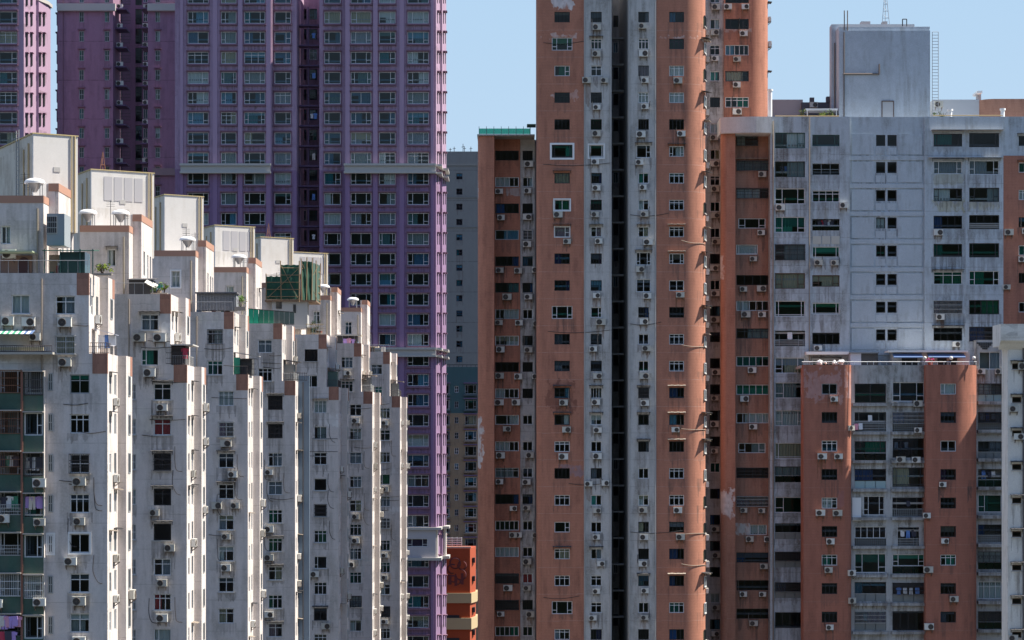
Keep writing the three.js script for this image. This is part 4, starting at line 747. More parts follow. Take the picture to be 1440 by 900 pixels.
// ================================================================ the row of seven stepped white towers
// All are of one design, 20.2 m apart in depth and 2.4 m in breadth: x = 0 is the front corner of the lowest tier, heights count from the camera's.
const ROWW = [.62, .565, .535];
const brownTile = wallMat({ w: 3, h: 3, s: 881, ppm: 40, base: [.36, .18, .125], mottle: .15, grain: .2, grime: .5, thresh: .5, grimeColor: [.16, .08, .06], course: .1 }), trimM = M(.4, .22, .155), boxCream = [.6, .55, .46];
mat.darkPane = M(.03, .035, .04, { roughness: .12 });
// a wall facing +x with openings; its windows are set into it
function sideWall(B, x, z0, z1, yB, yT, m, wins, o = {}) {
  const holes = wins.map(([z, y, w, h]) => [-z, y, w, h]);
  const g = plate([-z0, yB, -z1, yT], holes, 0, .2); g.rotateY(Math.PI / 2); g.translate(x, 0, 0);
  mesh('side_wall', g, m, B.g);
  for (const [z, y, w, h, st] of wins) {
    addWindow(B, x, y, z, w, h, { st: st ?? 'S', glass: mat.dim, in: -.05, frame: rnd() < .5 ? mat.frameW : mat.frameS, cur: rnd() < .3 ? cloth.c : undefined, awn: 0 }, Math.PI / 2);
    if (rnd() < .3) { const a = mesh('awning', awningGeo(q5(w + .3), .5), rnd() < .5 ? mat.awnL : mat.awn, B.g); a.position.set(x, y + h / 2 + .2, z); a.rotation.y = Math.PI / 2; }
  }
}
function rowTower(i, label, cfg) {
  const s = [56, 49.3, 43.7, 40, 36.5, 33.7, 31][i], d = 2.8 * F / s, u = [151, 262.7, 348.5, 415, 476, 523.6, 562.6][i];
  const B = building('white_tower', label, 'building', u, d, 'row of stepped white apartment towers'), H = (h) => CY + h;
  const ag = 'air conditioners on the white row', acl = `air conditioner on the ${cfg.ord} white tower`;
  const xL = -9.2, L = 6.75, Mi = 12.4, U = 18.2, win = [], stains = [], acAt = [], yv = Math.max(0, B.y(915));
  const put = (x, y, w, h, tok) => {
    if (rnd() < .12 && !/[xX]/.test(tok) && tok[0] !== '.' && w > 1) tok += pick(['x', 'X', 'f']); const e = decode(tok); Object.assign(e, { sill: e.sill ?? (rnd() < .5 ? 1 : 0) }); if (e.st !== '.') { win.push([x, y, q5(w), q5(h), e]); stains.push([x - xL, y - h / 2 - yv, w * 1.25, rr(.7, 2.6), [.1, .088, .075], rr(.5, .95)]); }
    for (const a of e.acs) { const ax = x + a * (e.acs.length > 1 ? 1.7 : 1.1), ay = y - h / 2 - .58; airCon(B.X + ax, ay, -B.d, 0, y < H(5) ? `${acl}, ${ORD[Math.round((H(4.6) - y) / 2.8)]} storey below its lowest roof` : `${acl} ${windowWords(tok)}`, ag, 1.02); stains.push([ax - xL, ay - .2 - yv, 1, rr(.8, 2), [.1, .07, .05], .6], [ax + .5 - xL, ay + .35 - yv, .45, 1.2, [.04, .04, .04], .5]); }
  };
  cfg.low.split(' ').forEach((t, k) => t !== '-' && put(-1.95, H(4.6 - 2.8 * k), 1.4, 1.35, t));
  for (let k = 0; k < 9; k++) if (cfg.slim !== 0) put(-4.25, H(4.6 - 2.8 * k), .4, 1.25, 'H');
  if (i === 0) for (let k = 0; k < 7; k++) for (const [x, w] of [[-6.8, 1.5], [-5.1, 1.15]]) put(x, H((632 - 538 - 57 * k) * .05) - .15, w, 2, 'Z');
  put(-2.95, H(7.35), 1.4, 1.3, cfg.mid[0]); put(-2.95, H(10.15), 1.4, 1.3, cfg.mid[1]);
  if (cfg.mid2) { put(-6.1, H(10.2), 1.3, 1.35, cfg.mid2[0]); if (cfg.mid2[1] !== '-') put(-6.1, H(7.35), 1.3, 1.3, cfg.mid2[1]); }
  const wall = wallMat({ w: 9.8, h: H(Mi) - yv, x0: xL, y0: yv, s: 400 + i * 7, ppm: 22, base: ROWW, mottle: .1, grain: .13, grime: .45, thresh: .53, grimeColor: [.25, .225, .19], patches: Array.from({ length: 7 }, () => { const x = rr(1, 8), y = rr(2, 30), w = rr(.8, 2.4), h = rr(.6, 2.2); return [x, y, x + w, y + h, pick([[.7, .68, .66], [.42, .39, .35], [.5, .49, .47], [.66, .62, .55]]), rr(.35, .8), .35]; }), stains, lines: Array.from({ length: 14 }, (_, k) => [H(3.2 - 2.8 * (k - 3)) - yv, .5]) });
  const litM = wallMat({ w: 7, h: 30, x0: -7, y0: yv, s: 500 + i, ppm: 16, base: ROWW, mottle: .1, grain: .13, grime: .45, thresh: .53, grimeColor: [.25, .225, .19], lines: Array.from({ length: 12 }, (_, k) => [2.8 * k, .25]) });
  // front
  mesh('wall', plate([[xL, 0], [0, 0], [0, H(L)], [-1.3, H(L)], [-1.3, H(Mi)], [xL, H(Mi)]], win.map((w) => w.slice(0, 4)), 0, .22), wall, B.g);
  for (const [x, y, w, h, e] of win) addWindow(B, x, y, 0, w, h, e);
  mesh('interior', [box(xL, -1.52, 0, H(Mi) - .3, -3.315, -3.29), box(-1.5, -.22, 0, H(L) - .3, -3.315, -3.29), ...Array.from({ length: 16 }, (_, k) => box(xL, k < 3 ? -1.52 : -.22, H(9 - 2.8 * (k - 1)) - .1, H(9 - 2.8 * (k - 1)) + .1, -3.28, -.24))], mat.inside, B.g);
  mesh('structure_core', [box(xL, -1.5, 0, H(Mi) - .02, -6.4, -3.32), box(-1.5, -.5, 0, H(L) - .02, -6.4, -3.32), box(xL, -1.5, H(Mi) - .3, H(Mi) - .02, -3.32, -.22), box(-1.3, -.2, H(L) - .3, H(L) - .02, -3.32, -.22), box(xL, xL + .2, 0, H(Mi) - .3, -3.32, -.22)], litM, B.g);
  // sunlit sides of the tiers
  const rows = (a, b, f) => { const r = []; for (let k = a; k < b; k++) r.push(...f(4.6 - 2.8 * k)); return r; };
  sideWall(B, 0, -4, -.22, 0, H(L), litM, rows(0, 11, (y) => [[-1.1, H(y), .7, 1.35, 'H'], [-3.0, H(y), .9, 1.5, 'S']]).filter((w) => w[1] > 8));
  sideWall(B, -1.3, -4, -.22, H(L), H(Mi), litM, rows(-2, 0, (y) => [[-1.1, H(y), .7, 1.35, 'H'], [-3.0, H(y), .9, 1.5, 'S']]));
  mesh('side_bay', [box(-.5, .6, 0, H(L) - .0, -6.4, -4.01), box(-1.5, -.7, H(L) + .001, H(Mi) - .0, -6.4, -4.01)], litM, B.g);
  for (let k = -2; k < 11; k++) { const x = k < 0 ? -.7 : .6, y = H(4.6 - 2.8 * k); if (y < 10) continue; addWindow(B, x, y, -5.2, .9, 1.5, { st: 'S', in: .04, glass: mat.darkPane, frame: mat.frameS }, Math.PI / 2); if (rnd() < .36) airCon(B.X + x, y - 1.15, -B.d - 5.3 + rr(0, .5), Math.PI / 2, `air conditioner on the ${cfg.ord} white tower's sunlit side`, ag); if (rnd() < .22) airCon(B.X + x - .6, y - rr(.9, 1.3), -B.d - 2.4, Math.PI / 2, `air conditioner on the ${cfg.ord} white tower's sunlit corner`, ag); }
  mesh('bay_front', [box(0.001, .6, 0, H(L) - .02, -4.01, -3.98), box(-1.299, -.7, H(L) + .01, H(Mi) - .02, -4.01, -3.98)], wall, B.g);
  // brown tiled corners under the roof edges
  for (const [x, yt, hh, w] of [[0, L, 1.42, 1.05], [-1.3, Mi, 1.55, .85]]) {
    mesh('corner_tiles', [box(x - w, x + .012, H(yt - hh), H(yt) + .012, -.2, .02)], brownTile, B.g);
    mesh('corner_tiles', [box(x + .3, x + .615, H(yt - 1.4), H(yt) + .012, -6.42, -5.6)], brownTile, B.g);
  }
  if (cfg.blue) { mesh('blue_shaft', box(.02, 1.12, 0, H(L + .6), -3.3, -3), M(.13, .18, .24), B.g); mesh('drainpipe', bar([.5, 0, -2.94], [.5, H(L), -2.94], .05), mat.cable, B.g); }
  // top tier, set back
  const up = wallMat({ w: 9, h: 9, x0: xL, y0: H(Mi) - 1, s: 600 + i * 3, ppm: 20, base: ROWW, mottle: .1, grain: .13, grime: .45, thresh: .53, grimeColor: [.25, .225, .19], lines: [[2.9, .5], [4.4, .4]], stains: [[3, 6.5, .4, 5], [2.6, 5, 1.5, 2]] });
  const uw = cfg.top.map(([x, y, w, h, t]) => [x, H(y), q5(w), q5(h), decode(t)]);
  mesh('upper_wall', plate([xL, H(Mi) - .05, -5.2, H(U)], uw.map((w) => w.slice(0, 4)), -3.2, .2), up, B.g);
  for (const [x, y, w, h, e] of uw) { addWindow(B, x, y, -3.2, w, h, e); for (const a of e.acs) airCon(B.X + x + a + .3, y - h / 2 - .75, -B.d - 3.2, 0, `air conditioner on the top tier of the ${cfg.ord} white tower`, ag); }
  mesh('interior', box(xL, -5.4, H(Mi), H(U) - .3, -4.2, -4.17), mat.inside, B.g);
  const fw = [[-6.4, H(15.4), .8, 2.0, 'H'], [-8.1, H(15.2), .7, 2.1, 'H'], [-9.4, H(15.2), .7, 2.1, 'H']];
  mesh('upper_core', [box(xL, -5.41, H(Mi) - .04, H(U) - .02, -10.3, -4.21), box(-5.41, -5.2, H(Mi) - .04, H(U) - .01, -5, -3.41), box(xL, -5.41, H(U) - .3, H(U) - .02, -4.21, -3.4)], litM, B.g);
  mesh('upper_fin', [box(-5.39, -4.75, H(Mi) - .04, H(19.3), -10.3, -5.01)], litM, B.g);
  sideWall(B, -4.5, -10.3, -5.01, H(Mi) - .04, H(19.3), litM, fw);
  mesh('fin_front', box(-5.195, -4.72, H(Mi), H(19.3), -5.0, -4.98), up, B.g);
  mesh('roof_trim', [box(xL, -5.18, H(U - .5), H(U) + .03, -3.4, -3.17), box(-5.4, -5.17, H(U - .5), H(U) + .03, -5, -3.41)], trimM, B.g);
  mesh('roof_trim', [box(-5.22, -4.47, H(18.75), H(19.33), -10.33, -4.96)], trimM, B.g);
  // roof vents with pale hoods
  for (const [x, z] of cfg.vents ?? [[-6.1, -4.4]]) { const fu = new THREE.CylinderGeometry(.62, .16, .62, 4); fu.rotateY(Math.PI / 4); fu.translate(x, H(U + .72), z); const v = mesh('roof_vent', [fu, ...[-.48, .48].flatMap((a) => [-.4, .4].map((b) => bar([x + a, H(U), z + b], [x + a, H(U + 1.05), z + b], .035)))], mat.steel, B.g); const c = new THREE.SphereGeometry(.72, 16, 6, 0, Math.PI * 2, 0, Math.PI / 2); c.scale(1, .38, .8); c.translate(x, H(U + 1.16), z); const c2 = new THREE.CylinderGeometry(.76, .76, .13, 16); c2.scale(1, 1, .8); c2.translate(x, H(U + 1.1), z); mesh('vent_hood', [c, c2], mat.white, v); }
  // tank house on the roof, turned towards the sun
  if (cfg.box) {
    const [x, Lb0, top, panels] = cfg.box, Lb = Lb0 * .92, g = thing(`roof_tank_house`, `white tank house ${panels ? 'with four grey panels' : 'with plain sunlit face'} on the roof of the ${cfg.ord} white tower`, 'rooftop block', [B.X + x, H(U) - 2, -B.d - 8], 'tank houses along the white row', .5), hh = top - U + 2, dp = i ? 5.5 : 12;
    const bm = wallMat({ w: 7, h: 6.5, s: 700 + i * 5, ppm: 22, base: [.62, .6, .57], mottle: .06, grain: .07, grime: .3, grimeColor: [.4, .36, .3], thresh: .58, stains: panels ? [[1.6, 4, 3.4, 1.4, [.3, .26, .2], .5]] : [] });
    const m2 = wallMat({ w: 6, h: 6.5, s: 750 + i, ppm: 18, base: boxCream, mottle: .08, grime: .5, grimeColor: [.3, .24, .17], thresh: .52 });
    mesh('sunlit_face', box(0, Lb, 0, hh, -.3, 0), bm, g); mesh('block', box(0, Lb, 0, hh - .02, -dp, -.31), m2, g);
    mesh('roof_edge', [box(-.08, Lb + .05, hh, hh + .07, -dp, .06)], M(.5, .4, .2), g);
    if (panels) for (let k = 0; k < 4; k++) mesh('louvre_panel', box(Lb * .2 + k * .88, Lb * .2 + .72 + k * .88, hh - 2.5, hh - .5, .002, .03), M(.42, .41, .42), g);
    mesh('pipe', [bar([Lb - .25, 0, .08], [Lb - .25, hh, .08], .06), bar([Lb - .5, 0, .08], [Lb - .5, hh, .08], .05), bar([-.06, 0, -1.1], [-.06, hh - .6, -1.1], .09), bar([-.06, 0, -2.4], [-.06, hh - .9, -2.4], .06)], M(.42, .34, .2), g);
    mesh('vent_grille', box(Lb * .45, Lb * .45 + .5, hh * .62, hh * .62 + .35, .004, .04), mat.sill, g); 
    if (cfg.ladder) { const r = [bar([-.2, 0, -3.2], [-.2, hh + .7, -3.2], .04), bar([-.2, 0, -3.9], [-.2, hh + .7, -3.9], .04)]; for (let y = .3; y < hh + .6; y += .35) r.push(bar([-.2, y, -3.2], [-.2, y, -3.9], .03)); mesh('ladder', r, mat.steel, g); }
    if (cfg.mast) { const r = []; for (const sx of [-.25, .25]) r.push(bar([1.3 + sx, hh, -1], [1.3, hh + 1.7, -1], .03)); r.push(bar([1.1, hh + .6, -1], [1.5, hh + .6, -1], .025), bar([1.3, hh, -1], [1.3, hh + 1.2, -1.2], .03)); mesh('mast', r, mat.rust, g); }
  }
  // clutter on the little corner roof and on the terrace above
  const rl = [bar([-1.25, H(L + .75), -.08], [-.04, H(L + .75), -.08], .025), bar([-.06, H(L + .75), -.08], [-.06, H(L + .75), -3.9], .025)]; for (let k = 0; k < 9; k++) rl.push(bar([-1.2 + k * .14, H(L), -.08], [-1.2 + k * .14, H(L + .75), -.08], .014)); for (let k = 0; k < 14; k++) rl.push(bar([-.06, H(L), -.2 - k * .28], [-.06, H(L + .75), -.2 - k * .28], .014)); mesh('corner_rail', rl, i % 2 ? mat.cageL : mat.cageD, B.g);
  if (i > 2) { mesh('corner_shed', box(-1.28, -.3, H(L) + .02, H(L + 1.7), -3.6, -1.6), pick([M(.16, .17, .17), M(.3, .28, .25), M(.09, .14, .12)]), B.g); const g = box(-1.3, .35, -.02, .03, -2.6, 0); g.rotateZ(rr(-.2, -.05)); g.translate(0, H(L + 1.95), -1.2); mesh('shed_roof', g, pick([mat.awn, mat.sill, mat.awnL]), B.g); }
  for (let k = 0; k < 5; k++) { const x = rr(-5, -2), w = rr(.2, .6), h = rr(.25, .9); mesh('roof_crate', box(x - w / 2, x + w / 2, H(Mi) + .01, H(Mi + h), -2.6, -2), pick([M(.3, .22, .14), M(.12, .2, .3), M(.4, .4, .38), M(.25, .06, .04), M(.05, .15, .1)]), B.g); }
  const pr = [bar([-8.5, H(Mi + .9), -.15], [-1.4, H(Mi + .9), -.15], .022)]; for (let k = 0; k < 11; k++) pr.push(bar([-8.4 + k * .7, H(Mi), -.15], [-8.4 + k * .7, H(Mi + .9), -.15], .018)); if (i !== 3) mesh('parapet_rail', pr, mat.steel, B.g);
  mesh('drainpipe', bar([-4.6, 0, .07], [-4.6, H(Mi) - .4, .07], .055), mat.pipe, B.g); mesh('drainpipe', bar([-5.6, H(Mi), -3.1], [-5.6, H(17.3), -3.1], .07), M(.3, .26, .2), B.g);
  for (let k = 0; k < 3; k++) { const h = rr(1.2, 2.6), x = rr(-7.5, -5.6), a = [bar([x, H(U), -6.5], [x, H(U + h), -6.5], .025)]; for (let q = 0; q < 3; q++) a.push(bar([x - .35, H(U + h - .15 - q * .18), -6.5], [x + .35, H(U + h - .15 - q * .18), -6.5], .014)); mesh('roof_aerial', a, mat.frameD, B.g); }
  // cables down the front and across
  const cb = []; for (let k = 0; k < 5; k++) { const y = H(rr(-9, 11)), x0 = rr(-4, -2), x1 = k % 2 ? -.1 : -1.35; cb.push(cable([[x0, y, .03], [(x0 + x1) / 2, y - rr(.02, .15), .03], [Math.min(x1, y > H(L) ? -1.35 : x1), y + rr(-.1, .1), .03]])); }
  for (let k = 0; k < 4; k++) { const x = pick([-.95, -2.75, -3, -1.1]), y = H(rr(-12, 3)); cb.push(cable([[x, y, .03], [x + rr(-.05, .05), y - 1.2, .03], [x + rr(.1, .35), y - 1.9, .03], [x + .6, y - 2, .03]])); }
  mesh('cable', cb, mat.cable, B.g);
  B.H = H; B.wall = wall; B.lit = litM; return B;
}
const rows7 = [
  ['first', 'stained white stepped tower with green panelled balconies at its edge', { low: 'Wgm T H1 T1 Ss< W1 W1 T T', mid: ['Wy1', 'Wn1'], mid2: ['Sc>', '-'], slim: 0, top: [[-7.9, 15.4, .7, 1.3, 'Sc1']], box: [-7.0, 3.67, 23.4, 0], ladder: 1 }],
  ['second', 'stepped white tower with a red curtained window low on its front', { low: 'Wga1 Wra Wda Wda< Oda> Wn1 Tr1 Lc T', mid: ['Lg1', 'Wna2'], top: [[-6.6, 15.6, .7, 1.4, 'Sca']], box: [-9.2, 5.95, 23.4, 1], mast: 1, vents: [[-6.1, -4.4], [-8.7, -4]] }],
  ['third', 'stepped white tower with a purple curtained window and corrugated roof shed', { low: 'Tc Wv1 Wa> Wa2 Wn1 Wc1 W W Tc', mid: ['Tg', 'Tc'], top: [[-7, 15.6, .8, 1.5, 'Wcs']], box: [-8.8, 4.2, 23.9, 0] }],
  ['fourth', 'stepped white tower beside a blue shaft, with hooded windows', { low: 'Dfa Dfa T< Wn Tg< Tga< Wya Tg< Wpa T', mid: ['T', 'Wn'], top: [[-6.8, 15.6, .8, 1.5, 'Lc']], box: [-9.0, 4.74, 22.9, 1], blue: 1 }],
  ['fifth', 'stepped white tower below the green netted scaffold', { low: 'TcA S W O O Tg Lb< Tg Wda> T T', mid: ['Sg', 'Dd'], top: [[-6.8, 15.6, .8, 1.5, 'S']], box: [-9.3, 4.28, 23.7, 0], mast: 1 }],
  ['sixth', 'stepped white tower with two narrow sunlit strips before the last one', { low: 'W1 Tc Wn T Wy1 Tg1 Tn< Tg Dn Sc T', mid: ['Tga', 'T1'], top: [[-6.8, 15.6, .8, 1.5, 'Wc']], box: [-10.1, 5, 23.8, 1] }],
  ['seventh', 'farthest-back stepped white tower against the purple tower', { low: 'T1 Wg T Lg1 Tn T Tg1 Tg1 Wc Dx1 T', mid: ['T1', 'Wn'], top: [[-6.8, 15.6, .9, 1.6, 'Wb']], vents: [[-6.3, -4.2]] }],
];
const row = rows7.map(([ord, label, c], i) => rowTower(i, label, { ord, ...c }));

// green panelled balconies on the first tower
{
  const B = row[0], H = B.H, x = (u) => (u - 151) * .05, Y = (v) => CY + (632 - v) * .05, gm = wallMat({ w: 3.4, h: 20, x0: -7.8, y0: Y(910), s: 90, ppm: 24, base: [.055, .11, .082], mottle: .3, grain: .2, grime: .4, grimeColor: [.09, .09, .08], thresh: .5 });
  const bal = new THREE.Group(); bal.name = 'balcony_stack'; B.g.add(bal);
  const holes = []; for (let k = 0; k < 7; k++) holes.push([x(14.5), Y(537 + 57 * k), 33 * .05, 31 * .05], [x(49), Y(539.5 + 57 * k), 26 * .05, 32 * .05]);
  mesh('green_panels', plate([x(-6), 10, x(63), Y(521)], holes, .42, .12), gm, bal);
  for (let k = 0; k < 8; k++) mesh('floor_slab', box(x(-6), x(63), Y(553 + 57 * (k - 1)) - .06, Y(553 + 57 * (k - 1)) + .06, .002, .29), M(.4, .38, .34), bal);
  mesh('post', box(x(31.5), x(34.5), 10, Y(521), .43, .54), M(.22, .1, .07), bal); mesh('end_wall', box(x(62), x(64), 10, Y(521), 0, .41), B.wall, bal);
  holes.forEach(([hx, hy, w, h], n) => {
    const k = n >> 1, r = n % 2, kind = r ? ['cage', 'win', 'cage', 'open', 'win', 'bars', 'win'][k] : ['cage', 'cage', 'cage', 'rail', 'rail', 'bars', 'open'][k], wm = kind === 'bars' ? mat.frameW : r ? mat.cageD : mat.rust;
    if (kind === 'cage' || kind === 'bars') { const c = mesh('grille', cageGeo(q5(w), q5(h), .1), wm, bal); c.position.set(hx, hy, 0.37); }
    if (kind === 'win') { const f = mesh('window', frameGeo('R', q5(w), q5(h), .08), mat.frameW, bal); f.position.set(hx, hy, 0.36); mesh('pane', paneGeo(q5(w), q5(h)), mat.dim, f).position.z = -.05; }
    if (kind === 'rail') { const c = mesh('grille', cageGeo(q5(w), .7, .06), mat.cageL, bal); c.position.set(hx, hy - h / 2 + .35, 0.37); }
    mesh('slab_edge', box(hx - w / 2 - .06, hx + w / 2 + .06, hy + h / 2 + .02, hy + h / 2 + .1, .42, .7), M(.4, .36, .32), bal);
  });
  hang(B, x(14), Y(648), .2, 1.2, 'kgck', 'a green balcony of the first white tower'); hang(B, x(14), Y(706), .2, 1.2, 'kwg', 'a green balcony of the first white tower'); hang(B, x(49), Y(651), .2, 1.0, 'ckwk', 'a green balcony of the first white tower'); hang(B, x(49), Y(706), .2, 1.1, 'vcvv', 'a green balcony of the first white tower'); hang(B, x(14), Y(873), .6, 1.7, 'ccvpvvp', 'the lowest green balcony of the first white tower'); hang(B, x(14), Y(894), .6, 1.2, 'rkv', 'the lowest green balcony of the first white tower');
  for (const [u, v] of [[58, 679], [58, 734], [58, 846], [8, 729], [-2, 848]]) airCon(B.X + x(u), Y(v), -B.d + .42, 0, 'air conditioner fixed to a green balcony panel', 'air conditioners on the green balconies', .95);
  // the narrow windows next to the balconies
  for (let k = 0; k < 7; k++) { const w = addWindow(B, x(71), Y(537 + 57 * k), 0, .35, 1.25, { st: 'H', in: .05, glass: mat.darkPane, frame: k === 4 ? mat.frameW : mat.frameS }); if (k === 4) mesh('surround', [box(-.32, .32, .65, .8, 0, .05), box(-.32, .32, -.8, -.65, 0, .05), box(-.32, -.2, -.65, .65, 0, .05), box(.2, .32, -.65, .65, 0, .05)], mat.white, w).position.z = -.05; }
  // terrace over them: railing, planks, striped awning
  const rl = [bar([x(-5), Y(487), .9], [x(77), Y(487), .9], .03), bar([x(-5), Y(495), .9], [x(77), Y(495), .9], .03)]; for (let u = -4; u < 77; u += 2.6) rl.push(bar([x(u), Y(487), .9], [x(u), Y(495), .9], .015)); mesh('terrace_rail', rl, mat.cageD, B.g);
  mesh('terrace_slab', box(x(-6), x(78), Y(499), Y(496), .001, .95), M(.4, .38, .34), B.g); mesh('planter_boards', box(x(-6), x(64), Y(493.5), Y(489), .6, .7), M(.5, .42, .26), B.g);
  const aw = new THREE.Group(); aw.name = 'striped_awning'; B.g.add(aw);
  for (let k = 0; k < 14; k++) { const g = box(x(-6 + k * 4), x(-6 + k * 4 + 3.94), -.02, .02, 0, 1.2); g.rotateX(.3); g.translate(0, Y(464), .01); mesh('stripe', g, k > 9 ? (k % 2 ? M(.1, .16, .3) : mat.white) : k % 2 ? M(.05, .28, .16) : M(.6, .62, .55), aw); }
  
  airCon(B.X + x(12), Y(452), -B.d, 0, 'air conditioner above the striped awning', 'air conditioners on the white row'); airCon(B.X + x(50), Y(474), -B.d, 0, 'air conditioner beside the striped awning', 'air conditioners on the white row');
}

// ---------------------------------------------------------------- what stands on the terraces of the row
// leafy shrubs: many small leaf faces in clumps on stems, in a planter
function shrub(B, x, y, z, w, h, label, tone, planter = .4) {
  const t = thing('potted_shrub', label, 'plant', [B.X + x, y, -B.d + z], 'shrubs on the terraces');
  const g = [], st = [], n = Math.round(70 * w * h + 60);
  for (let k = 0; k < 7; k++) { const a = rr(0, 6.28), r = rr(.1, .45) * w; st.push(bar([0, planter * .6, 0], [Math.cos(a) * r, planter + h * rr(.5, .9), Math.sin(a) * r * .6], .018)); }
  const cl = Array.from({ length: 8 }, () => [rr(-.45, .45) * w, planter + h * rr(.25, .9), rr(-.3, .3) * w, rr(.14, .26) * Math.min(w, h)]);
  for (let i = 0; i < n; i++) { const c = pick(cl), p = new THREE.PlaneGeometry(rr(.07, .13), rr(.05, .09), 1, 1); p.rotateX(rr(-1.4, 1.4)); p.rotateY(rr(0, 6.3)); const a = rr(0, 6.3), b = rr(-1, 1), q = c[3] * Math.cbrt(rnd()) * 1.2; p.translate(c[0] + q * Math.cos(a) * Math.sqrt(1 - b * b), c[1] + q * b, c[2] + q * Math.sin(a) * Math.sqrt(1 - b * b)); g.push(p); }
  mesh('stems', st, M(.08, .05, .03), t); mesh('foliage', g, M(...tone, { side: THREE.DoubleSide }), t);
  mesh('planter', [box(-w * .5, w * .5, 0, planter, -.2, .2)], M(.3, .26, .22), t);
}
{
  const at = (i, z = 0) => { const B = row[i]; return [B, (u) => (u - HU) * (B.d - z) / F - B.X, (v) => CY + (HV - v) * (B.d - z) / F]; };
  { // first tower: green canopy with posts and glazed room, barred balcony
    const [B, x, y] = at(0, -1.2), c = mesh('canopy', (() => { const g = box(x(60), x(133), -.03, .03, 0, 1.9); g.rotateX(.1); g.translate(0, y(349), -2.9); return g; })(), mat.awnG, B.g);
    for (const u of [62, 84, 112, 130]) mesh('canopy_post', box(x(u), x(u) + .07, y(386), y(350), -1.2, -1.13), mat.frameG, c);
    mesh('glazed_room', box(x(84), x(119), y(386), y(354), -3.1, -1.3), new THREE.MeshStandardMaterial({ color: new THREE.Color().setRGB(.02, .05, .05), roughness: .15 }), c); mesh('back_wall', box(x(61), x(83), y(386), y(355), -3.19, -3.1), M(.35, .27, .18), c);
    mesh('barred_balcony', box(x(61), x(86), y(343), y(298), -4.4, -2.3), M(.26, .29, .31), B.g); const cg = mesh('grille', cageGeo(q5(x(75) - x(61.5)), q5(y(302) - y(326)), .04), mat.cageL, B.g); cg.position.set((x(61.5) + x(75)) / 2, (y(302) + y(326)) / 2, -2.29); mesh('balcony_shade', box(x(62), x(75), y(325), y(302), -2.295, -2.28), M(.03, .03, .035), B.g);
    mesh('porch', [box(x(-8), x(44), y(354), y(352), -3.1, -1.4)], M(.3, .36, .24), B.g); mesh('porch_wall', box(x(-8), x(37), y(384), y(356), -3.15, -3.02), M(.2, .13, .1), B.g);
    mesh('arch_door', [box(x(18), x(33), y(384), y(366), -3.01, -2.97), (() => { const g = new THREE.CylinderGeometry(x(33) - x(25.5), x(33) - x(25.5), .04, 16, 1, false, -Math.PI / 2, Math.PI); g.rotateX(-Math.PI / 2); g.translate(x(25.5), y(366), -2.99); return g; })()], M(.06, .03, .035), B.g);
    shrub(B, x(147), y(388), -.6, 1.3, .7, 'yellow green shrub on the terrace of the first white tower', [.2, .26, .02], .12); shrub(B, x(142), y(387), -1.6, .9, .9, 'dark leafy shrub behind the yellow one on the terrace', [.05, .11, .03], .15);
    // small lean-to with washing at the lowest roof
    const lz = at(0, -2); mesh('lean_to', (() => { const g = box(-1.2, .5, -.02, .02, -1.3, 0); g.rotateZ(-.28); g.translate(-.1, y(468), -1); return g; })(), M(.5, .52, .6), B.g);
    const r = [bar([-1.3, y(488), -.05], [.1, y(488), -.05], .02), bar([-1.3, y(497), -.05], [.1, y(497), -.05], .02), bar([.05, y(488), -.05], [.05, y(488), -3.9], .02)]; for (let k = 0; k < 13; k++) r.push(bar([-1.25 + k * .1, y(488), -.05], [-1.25 + k * .1, y(497), -.05], .01)); mesh('terrace_rail', r, mat.cageD, B.g);
    hang(B, -.3, y(479), -1.4, 1.1, 'wbw', 'the lean-to over the first tower corner'); 
  }
  { // second tower
    const [B, x, y] = at(1, -1); mesh('terrace_shed', [box(x(180), x(213), y(415), y(393), -3, -1.4)], M(.045, .045, .05), B.g); mesh('shed_roof', (() => { const g = box(x(178), x(217), -.03, .03, 0, 2); g.rotateX(.12); g.translate(0, y(389), -3.1); return g; })(), mat.awn, B.g);
    mesh('torn_sheet', (() => { const g = new THREE.PlaneGeometry(1, .5, 4, 2); g.rotateX(-.8); g.rotateZ(-.5); g.translate(x(213), y(399), -1); return g; })(), M(.7, .66, .58, { side: THREE.DoubleSide }), B.g);
    shrub(B, x(231), y(414), -.9, .55, 1.0, 'tall yellow green shrub on the second white tower', [.16, .24, .02], .1); shrub(B, x(220), y(414), -.8, .8, .6, 'low shrub with small flowers on the second white tower', [.08, .13, .05], .1);
    mesh('green_cloth', box(x(216), x(226), y(404), y(398), -2, -1.9), M(.03, .25, .18), B.g);
    const c = mesh('grille', cageGeo(1.35, 1.3, .4), mat.cageD, B.g); c.position.set(-1.0, CY + 7.5, -.4); const [b2, x2, y2] = at(1, 0);
    mesh('corner_shed', [box(-1.29, -.2, CY + 6.78, CY + 8.3, -2.6, -.5)], M(.06, .05, .05), B.g); mesh('shed_roof', box(-1.29, .5, CY + 8.31, CY + 8.4, -3, .1), M(.5, .48, .45), B.g); hang(B, -.2, CY + 7.7, -.3, .5, 'r', 'the caged corner of the second white tower');
  }
  { // third tower: corrugated shed
    const [B, x, y] = at(2, -1), g = []; for (let k = 0; k < 26; k++) g.push(box(x(275.5) + k * .135, x(275.5) + k * .135 + .1, y(436), y(413), -1.5, -1.4 + .05 * (k % 2))); g.push(box(x(275.5), x(331), y(436), y(412.5), -3.1, -1.52)); mesh('corrugated_shed', g, M(.2, .21, .23), B.g); mesh('shed_roof', box(x(274), x(333), y(412.4), y(410.5), -3.15, -1.1), M(.13, .13, .14), B.g);
    shrub(B, x(338), y(437), -1, 1.0, 1.1, 'bright green bush in a dark tub on the third white tower', [.1, .2, .02], .35);
